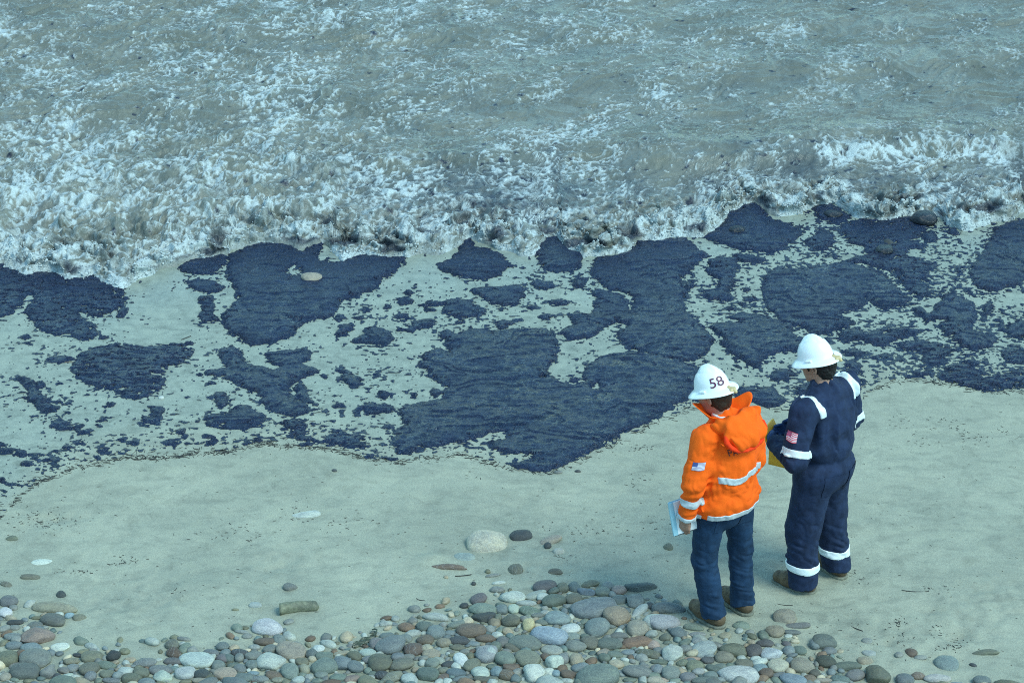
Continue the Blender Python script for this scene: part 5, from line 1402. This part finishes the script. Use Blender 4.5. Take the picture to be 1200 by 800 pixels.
    p.cone((-.04, 0, .90), (-.04, 0, .98), .165, .16, .04, (1, .68, 1)); p.ell((-.045, -.015, .85), (.19, .115, .13), None, .05)
    for s in 'LR':
        hp, kn, an = (np.array(J[q + s]) for q in ('hip', 'kn', 'an'))
        p.cone(hp + (0, -.005, -.02), kn, .103, .084, .03); p.cone(kn, an + (0, 0, -.02), .084, .084, .03, cuts=[((0, -.25, -1), -.055)])
    p.fold(lambda x, y, z: wrinkles(31, .015)(x, y, z) + .007 * (1 - 2 * np.abs(v3(x * 7, y * 7, z * 34 + x * 12, 33))) * np.exp(-((z - .20) / .16) ** 2) + .006 * (1 - 2 * np.abs(v3(x * 7, y * 7, z * 28 - y * 14, 34))) * np.exp(-((z - .47) / .11) ** 2), .06)
    jeans = obj('jeans', p.mesh('jeans'), DENIM, root)
    pb = bvh_of(jeans.data)
    for s, x in ((-1, -.13), (1, .045)):
        obj('back_pocket', project(grid_patch('back_pocket', .12, .13), pb, (x, -.3, .80), (1, 0, 0), (0, 0, 1), (0, 1, 0), .004), DENIM, jeans)
    b = p.band(lambda x, y, z: np.abs(z - .955) - .018, .005, .02); obj('belt', b.mesh('belt'), BLACKC, jeans)
    boots(J, root, LEATH, SOLE)
    return root, J


O_ROOT, O_J = make_orange()


# ================= the person in the navy coverall
def make_navy():
    root = person_root(955, 683, 48, 'person in navy coverall with white reflective bands and plain white hard hat')
    J = dict(pelvis=(.01, 0, .92), chest=(.03, .02, 1.24), neck=(.03, .04, 1.43), head=(.028, .105, 1.585), shL=(-.205, .025, 1.37), shR=(.265, .025, 1.37), elL=(-.305, .0, 1.07), wrL=(-.185, .235, 1.035),
             elR=(.33, .03, 1.09), wrR=(.10, .28, 1.03), hipL=(-.09, 0, .88), hipR=(.12, 0, .88), knL=(-.12, .04, .48), knR=(.145, .03, .48), anL=(-.12, .01, .09), anR=(.19, -.035, .09), footL=(-.22, 1), footR=(.3, 1))
    RH = rotz(math.radians(12)) @ rotx(math.radians(-14)); H = np.array(J['head'])
    cl = unit(np.array(J['wrL']) - J['elL']); cr = unit(np.array(J['wrR']) - J['elR'])
    hL = (J['wrL'], (.55, .85, -.25), (.6, -.35, .45), np.array((.3, .3, 1.)), .55); hR = (J['wrR'], (-.6, .7, -.2), (-.5, -.5, .4), np.array((-.3, .3, 1.)), .55)
    body = obj('body', build_body(J, RH, SKIN, [hL, hR]), SKIN, root)
    eyes(body, H, RH)
    g = lambda q: H + RH @ np.array(q)
    hv = Vol(H - .19, H + .19, .005)
    hv.ell(g((0, -.028, .012)), (.087, .097, .10), RH, .01); hv.ell(g((0, -.062, -.055)), (.072, .046, .052), RH, .02)
    n = RH @ np.array([0, 1, .35]); hv.clip(n, float(n @ g((0, -.005, -.02))))
    hv.fold(lambda x, y, z: .006 * v3(x * 75, y * 75, z * 60, 13) + .003 * v3(x * 150, y * 150, z * 120, 14), .03)
    obj('hair', hv.mesh('hair'), HAIR2, body)
    for s in (-1, 1):
        sb = Vol(g((s * .072, .032, .005)) - .06, g((s * .072, .032, .005)) + .06, .005)
        sb.cone(g((s * .074, .030, .03)), g((s * .071, .034, -.02)), .010, .007, .006)
        obj('sideburn', sb.mesh('sideburn'), HAIR2, body)
    helmet(root, H, RH, None, 0)
    c = Vol((-.52, -.34, .03), (.54, .42, 1.6), .0065)
    c.cone((.015, -.01, .94), (.03, .01, 1.20), .192, .218, .05, (1, .78, 1)); c.cone((.03, .01, 1.18), (.03, .03, 1.36), .215, .15, .05, (1, .76, 1))
    c.cone((-.18, .02, 1.365), (.24, .02, 1.365), .088, .088, .06); c.cone((.03, .03, 1.37), (.03, .045, 1.475), .105, .072, .05, cuts=[((0, -.25, 1), 1.462)])
    c.ell((.015, -.02, .88), (.205, .165, .16), None, .06)
    for s, cd in (('L', cl), ('R', cr)):
        sh, el, w = (np.array(J[q + s]) for q in ('sh', 'el', 'wr'))
        c.cone(sh, el, .095, .086, .04); c.cone(el, w + cd * .05, .084, .062, .03, cuts=[(cd, float(cd @ (w - cd * .005)))])
        hp, kn, an = (np.array(J[q + s]) for q in ('hip', 'kn', 'an'))
        c.cone(hp + (0, -.01, -.02), kn, .130, .122, .05); c.cone(kn, an + (0, 0, -.02), .122, .100, .03, cuts=[((0, -.15, -1), -.045)])
    # blouse over the gathered waist, and long folds down the back
    c.fold(lambda x, y, z: .014 * np.exp(-((z - .985) / .03) ** 2) * (np.abs(x) < .27) - .012 * np.exp(-((z - 1.07) / .05) ** 2) * (np.abs(x) < .25), .06)
    c.fold(lambda x, y, z: .014 * (1 - 2 * np.abs(v3(x * 24 + v3(x * 8, y * 8, z * 5, 7), y * 10, z * 3.2, 51))) * sst(.98, 1.1, z) * (y < .08) + wrinkles(52, .016)(x, y, z), .06)
    c.fold(lambda x, y, z: .010 * (1 - 2 * np.abs(v3(x * 9, y * 9, z * 22 + x * 14, 53))) * np.exp(-((z - .30) / .14) ** 2) + .008 * (1 - 2 * np.abs(v3(x * 15, y * 10, z * 4, 54))) * np.exp(-((z - .7) / .2) ** 2), .06)
    cm = c.mesh('coverall'); ck = obj('coverall', cm, NAVY, root)
    for nm, x0 in (('L', -.150), ('R', .225)):
        b = c.band(lambda x, y, z: np.maximum(np.abs(x - x0 - (.10 if x0 < 0 else -.10) * (1.43 - z)) - .025, np.maximum(1.325 - z, y - .14)), .004); obj('shoulder_stripe', b.mesh('shoulder_stripe'), BANDW, ck)
    def along(x, y, z, o, d): return (x - o[0]) * d[0] + (y - o[1]) * d[1] + (z - o[2]) * d[2]
    for s, sg in (('L', -1), ('R', 1)):
        el = np.array(J['el' + s]); sh = np.array(J['sh' + s]); d = unit(el - sh)
        b = c.band(lambda x, y, z: np.maximum(np.abs(along(x, y, z, el, d) + .045) - .026, np.maximum((.245 - x) if sg > 0 else x + .205, y - el[1] - .085)), .004)
        obj('sleeve_stripe', b.mesh('sleeve_stripe'), BANDW, ck)
        an = np.array(J['an' + s])
        b = c.band(lambda x, y, z: np.maximum(np.abs(z - .205 - .10 * (y - an[1])) - .026, np.abs(x - an[0]) - .135), .005); obj('leg_stripe', b.mesh('leg_stripe'), BANDW, ck)
    bv = bvh_of(cm)
    for x in (-.085, .11):
        obj('back_pocket', project(grid_patch('back_pocket', .14, .15), bv, (x, -.3, .84), (1, 0, 0), (0, 0, 1), (0, 1, 0), .005), NAVY, ck)
    dL = unit(np.array(J['elL']) - J['shL'])
    flag_on(bv, ck, (-.30, .03, 1.235), unit((.35, -.94, 0)), -dL, unit((.94, .35, 0)), .075, .058, FLAG2)
    for hd, nm in ((hL, 'L'), (hR, 'R')):
        w = np.array(hd[0]); gv = Vol(w - .19, w + .22, .005)
        hand(gv, *hd[:5], .004); cd = cl if nm == 'L' else cr
        gv.cone(w - cd * .05, w + cd * .015, .046, .036, .01)
        obj('glove', gv.mesh('glove'), GLOVE, root)
    boots(J, root, LEATH, SOLE)
    return root, J


N_ROOT, N_J = make_navy()


def world(root, q):
    a = root.rotation_euler[2]
    return np.array(root.location) + rotz(a) @ np.array(q)


def rbox(bm, c, half, R=None, bev=.002):
    g = bmesh.ops.create_cube(bm, size=1)
    M = Matrix.Translation(c) @ (Matrix(np.array(R).tolist()).to_4x4() if R is not None else Matrix.Identity(4)) @ Matrix.Diagonal((2 * half[0], 2 * half[1], 2 * half[2], 1))
    bmesh.ops.transform(bm, matrix=M, verts=g['verts'])
    es = list({e for v_ in g['verts'] for e in v_.link_edges})
    bmesh.ops.bevel(bm, geom=es, offset=bev, segments=2, affect='EDGES', profile=.5)


# ---- notebook hanging from the left hand of the person in orange
NB = obj('notebook', None, None, None, 'white-paged notebook with pale blue cover held at the thigh by the orange-jacketed person', 'notebook')
wl = np.array(O_J['wrL'])
NB.location = world(O_ROOT, wl + np.array([.03, .045, -.09])) + np.array([.028, .014, .080]); NB.rotation_euler = (math.radians(-12), math.radians(-6), .42)
COVER = simple('pale_blue_cover', (.30, .52, .60), .45, .06, 20); PAGE = simple('white_paper', (.78, .80, .80), .7, .03, 20); DKC = simple('dark_binding', (.05, .065, .08), .5, .1)
for nm, y, th, mt in (('page_block', -.003, .0062, PAGE), ('cover', .0052, .0020, COVER)):
    bm = bmesh.new(); ex = .006 if nm == 'cover' else 0
    rbox(bm, (0, y, 0), (.122 + ex, th, .108 + ex), None, .001)
    obj(nm, bm_mesh('notebook_' + nm, bm), mt, NB)
bm = bmesh.new(); rbox(bm, (-.118, -.002, 0), (.016, .0085, .1105), None, .002); obj('spine', bm_mesh('notebook_spine', bm), COVER, NB)
bm = bmesh.new(); rbox(bm, (0, -.001, -.111), (.125, .0082, .0035), None, .001); obj('bottom_edge', bm_mesh('notebook_edge', bm), DKC, NB)

# ---- open yellow case held by the person in navy
YC = obj('instrument_case', None, None, None, 'open yellow plastic case with raised lid held by the person in navy', 'case')
YC.location = world(N_ROOT, (-.035, .29, .905)); YC.rotation_euler = (0, 0, N_ROOT.rotation_euler[2] + .25)
YEL = simple('yellow_plastic', (.78, .40, .03), .5, .12, 30); DKF = simple('black_foam', (.02, .02, .02), .9, .2); INS = simple('instrument_grey', (.35, .38, .38), .4, .1)
bm = bmesh.new(); hw, hd_, hh = .095, .06, .06; tk = .006
rbox(bm, (0, 0, -hh), (hw, hd_, tk)); rbox(bm, (-hw + tk, 0, 0), (tk, hd_ - .001, hh)); rbox(bm, (hw - tk, 0, 0), (tk, hd_ - .001, hh)); rbox(bm, (0, -hd_ + tk, .001), (hw - .001, tk, hh)); rbox(bm, (0, hd_ - tk, .001), (hw - .001, tk, hh))
obj('tray', bm_mesh('case_tray', bm), YEL, YC)
for x in (-.06, 0, .06):
    bm = bmesh.new(); rbox(bm, (x, -hd_ - .003, 0), (.008, .004, hh * .9), None, .001); obj('rib', bm_mesh('case_rib', bm), YEL, YC)
bm = bmesh.new(); rbox(bm, (0, 0, -.01), (hw - .014, hd_ - .014, .035)); obj('foam_insert', bm_mesh('case_foam', bm), DKF, YC)
bm = bmesh.new(); rbox(bm, (-.02, 0, .032), (.05, .035, .012), None, .004); obj('meter', bm_mesh('case_meter', bm), INS, YC)
LR = rotx(math.radians(62))
bm = bmesh.new(); rbox(bm, np.array([0, hd_ + .035, hh + .062]), (hw, hd_ * .8, .008), LR, .004); obj('lid', bm_mesh('case_lid', bm), YEL, YC)
for x in (-.06, .06):
    bm = bmesh.new(); rbox(bm, (x, hd_ + .002, hh), (.016, .007, .007), None, .002); obj('hinge', bm_mesh('case_hinge', bm), DKC, YC)
# ------------------------------------------------------------------ wrack and drift on the sand
WEED = simple('dark_wrack', (.022, .024, .022), .7, .4, 40)
TWIG = simple('dry_twig', (.12, .085, .05), .8, .3, 60)


def stick_geo(zc, p, ln, r, an, bend=.3, tilt=0.):
    """a bent five-sided twig lying on the sand"""
    V = []; F = []; n = 5; m = 5
    for i in range(m):
        u = i / (m - 1) - .5
        x = u * ln; y = bend * ln * (u * u - .25)
        X = p[0] + x * math.cos(an) - y * math.sin(an); Y = p[1] + x * math.sin(an) + y * math.cos(an)
        z = zc - .03 * (Y - p[1]) + r * .6 + tilt * abs(x)
        rr_ = r * (1 - .5 * abs(u))
        for k in range(n):
            a = 2 * math.pi * k / n
            V.append((X - math.sin(an) * rr_ * math.cos(a), Y + math.cos(an) * rr_ * math.cos(a), z + rr_ * math.sin(a)))
    for i in range(m - 1):
        for k in range(n):
            F.append((i * n + k, i * n + (k + 1) % n, (i + 1) * n + (k + 1) % n, (i + 1) * n + k))
    return V, F


def sticks(lst):
    Vs, Fs, k = [], [], 0
    zc = ground(np.array([a[0][0] for a in lst]), np.array([a[0][1] for a in lst]))
    for a, z_ in zip(lst, zc):
        v_, f_ = stick_geo(z_, *a)
        Vs += v_; Fs += [tuple(q + k for q in ff_) for ff_ in f_]; k += len(v_)
    return mesh_np('wrack', Vs, Fs)


ww = []
for i in range(2600):
    x = rng.uniform(-4.6, 4.6)
    heavy = np.interp(x, [-4.6, -3.9, -2.2, -1.9, -1.4, -.3, .3, 1.2, 4.6], [.7, .9, 1, .8, .7, .6, .5, .3, .45])
    if rng.random() > heavy: continue
    y = float(wrack(x)) + rng.normal(.0, .022) + .02 * float(n2(np.array([x * 5.]), np.array([.5]), 81)[0]) + (rng.exponential(.12) if rng.random() < .25 else 0)
    ww.append(((x, y), rng.uniform(.012, .06), rng.uniform(.0012, .0030), rng.normal(0, .7), rng.normal(0, .5)))
obj('wrack_line', sticks(ww), WEED, label='thin dark line of tar-stained wrack along the upper edge of the oil', cat='wrack', kind='stuff')
dd_ = []
for (px, py, n, sx, sy) in [(60,607,90,.15,.05),(345,598,14,.06,.06),(385,610,25,.18,.05),(270,626,34,.16,.05),(142,657,14,.05,.03),(155,655,10,.04,.02),(90,668,16,.08,.02),(205,692,6,.03,.03),(685,622,30,.16,.04),(750,522,22,.09,.02),
                          (745,565,14,.06,.05),(1115,500,26,.08,.05),(1145,515,26,.09,.05),(1185,510,14,.06,.03),(1060,495,14,.05,.06),(1075,520,14,.07,.05),(1090,690,16,.10,.02),(1060,745,30,.07,.05),(1110,740,30,.08,.05),(1000,672,8,.03,.03),
                          (1010,680,6,.03,.02),(985,728,6,.10,.05),(1053,729,22,.03,.02),(1110,757,22,.05,.02),(960,740,9,.1,.06),(780,610,20,.14,.08),(555,558,8,.03,.03),(350,505,20,.08,.03),(590,520,14,.08,.03),(655,652,10,.03,.02),(1000,760,12,.15,.06)]:
    c0 = at(px, py)
    for _ in range(n):
        dd_.append(((c0[0] + rng.normal(0, sx), c0[1] + rng.normal(0, sy * 1.6)), rng.uniform(.005, .03), rng.uniform(.001, .0028), rng.uniform(-1.5, 1.5), rng.normal(0, .6)))
for _ in range(650):
    px, py = rng.uniform(-40, 1240), rng.uniform(470, 780)
    c0 = at(px, py)
    if c0[1] > wrack(c0[0]): continue
    dd_.append(((c0[0], c0[1]), rng.uniform(.004, .022), rng.uniform(.0008, .0020), rng.uniform(-1, 1), rng.normal(0, .6)))
obj('drift_litter', sticks(dd_), WEED, label='tiny dark scraps of drift scattered over the bare sand', cat='drift litter', kind='stuff')


def single(name, px, py, ln, r, an, bend, lab_, cat, mat):
    c0 = P(px, py)
    obj(name, sticks([((c0[0], c0[1]), ln, r, an, bend)]), mat, label=lab_, cat=cat)


single('twig', 72, 424, .20, .004, -.1, .2, 'bent twig stuck to the flat oval oil patch', 'twig', TWIG)
single('twig', 152, 440, .16, .003, .7, -.4, 'pale curved twig lying across the streaky oval oil patch', 'twig', TWIG)
single('twig', 218, 396, .10, .004, .8, .1, 'short straight twig sticking out of the oval oil patch', 'twig', WEED)
single('twig', 543, 674, .11, .004, .2, .2, 'thin dark twig in front of the long dark brown stone', 'twig', WEED)
single('twig', 493, 702, .06, .003, -.4, .8, 'small curled dark twig on open sand', 'twig', WEED)
single('twig', 1002, 735, .12, .003, -.7, .1, 'thin straight twig on sand beside the cream and rust block', 'twig', WEED)
single('twig', 1072, 692, .17, .003, -.1, .3, 'thin curved dark stem on open sand beside the person in navy', 'twig', WEED)
single('twig', 920, 708, .10, .0025, -.15, .4, 'fine arched stem just behind the cream and rust block', 'twig', WEED)
single('twig', 893, 409, .10, .006, -.6, .3, 'short brown twig at the tip of the oil between the helmets', 'twig', TWIG)

# seaweed piece with a curling stem at the edge of the cobbles
c0 = P(427, 752)
SW = obj('seaweed', None, None, None, 'dark green seaweed scrap with curled stem at the cobble edge', 'seaweed')
SW.location = (c0[0], c0[1], gz(c0[0], c0[1])); SW.rotation_euler = (0, 0, .75)
GREENW = simple('seaweed_green', (.045, .058, .035), .45, .4, 60, .4, 120)
V = []; F = []
nu, nv_ = 24, 9
for lay in (0, 1):
    for i in range(nu):
        u = i / (nu - 1)
        for k in range(nv_):
            w_ = k / (nv_ - 1) - .5
            wd = .062 * math.sin(math.pi * min(1, u * .9 + .08)) ** .6 * (1 + .16 * math.sin(u * 31) + .1 * math.sin(u * 57 + k))
            V.append(((u - .5) * .19, w_ * wd, .012 + .012 * math.sin(u * 17 + w_ * 9) * (.4 + abs(w_)) - .008 * abs(w_) + (lay * -.005)))
ix = lambda l, i, k: (l * nu + i) * nv_ + k
for i in range(nu - 1):
    for k in range(nv_ - 1):
        F.append((ix(0, i, k), ix(0, i + 1, k), ix(0, i + 1, k + 1), ix(0, i, k + 1))); F.append((ix(1, i, k), ix(1, i, k + 1), ix(1, i + 1, k + 1), ix(1, i + 1, k)))
    for k in (0, nv_ - 1):
        F.append((ix(0, i, k), ix(1, i, k), ix(1, i + 1, k), ix(0, i + 1, k)))
obj('blade', mesh_np('seaweed_blade', V, F), GREENW, SW)
vv = Vol((.05, -.06, -.02), (.2, .08, .07), .003)
pts_ = [(.085, 0, .015), (.11, .012, .02), (.128, .03, .022), (.13, .05, .018), (.118, .062, .012)]
for a, b in zip(pts_[:-1], pts_[1:]): vv.cone(a, b, .0055, .0045, .004)
obj('stem', vv.mesh('seaweed_stem'), GREENW, SW)
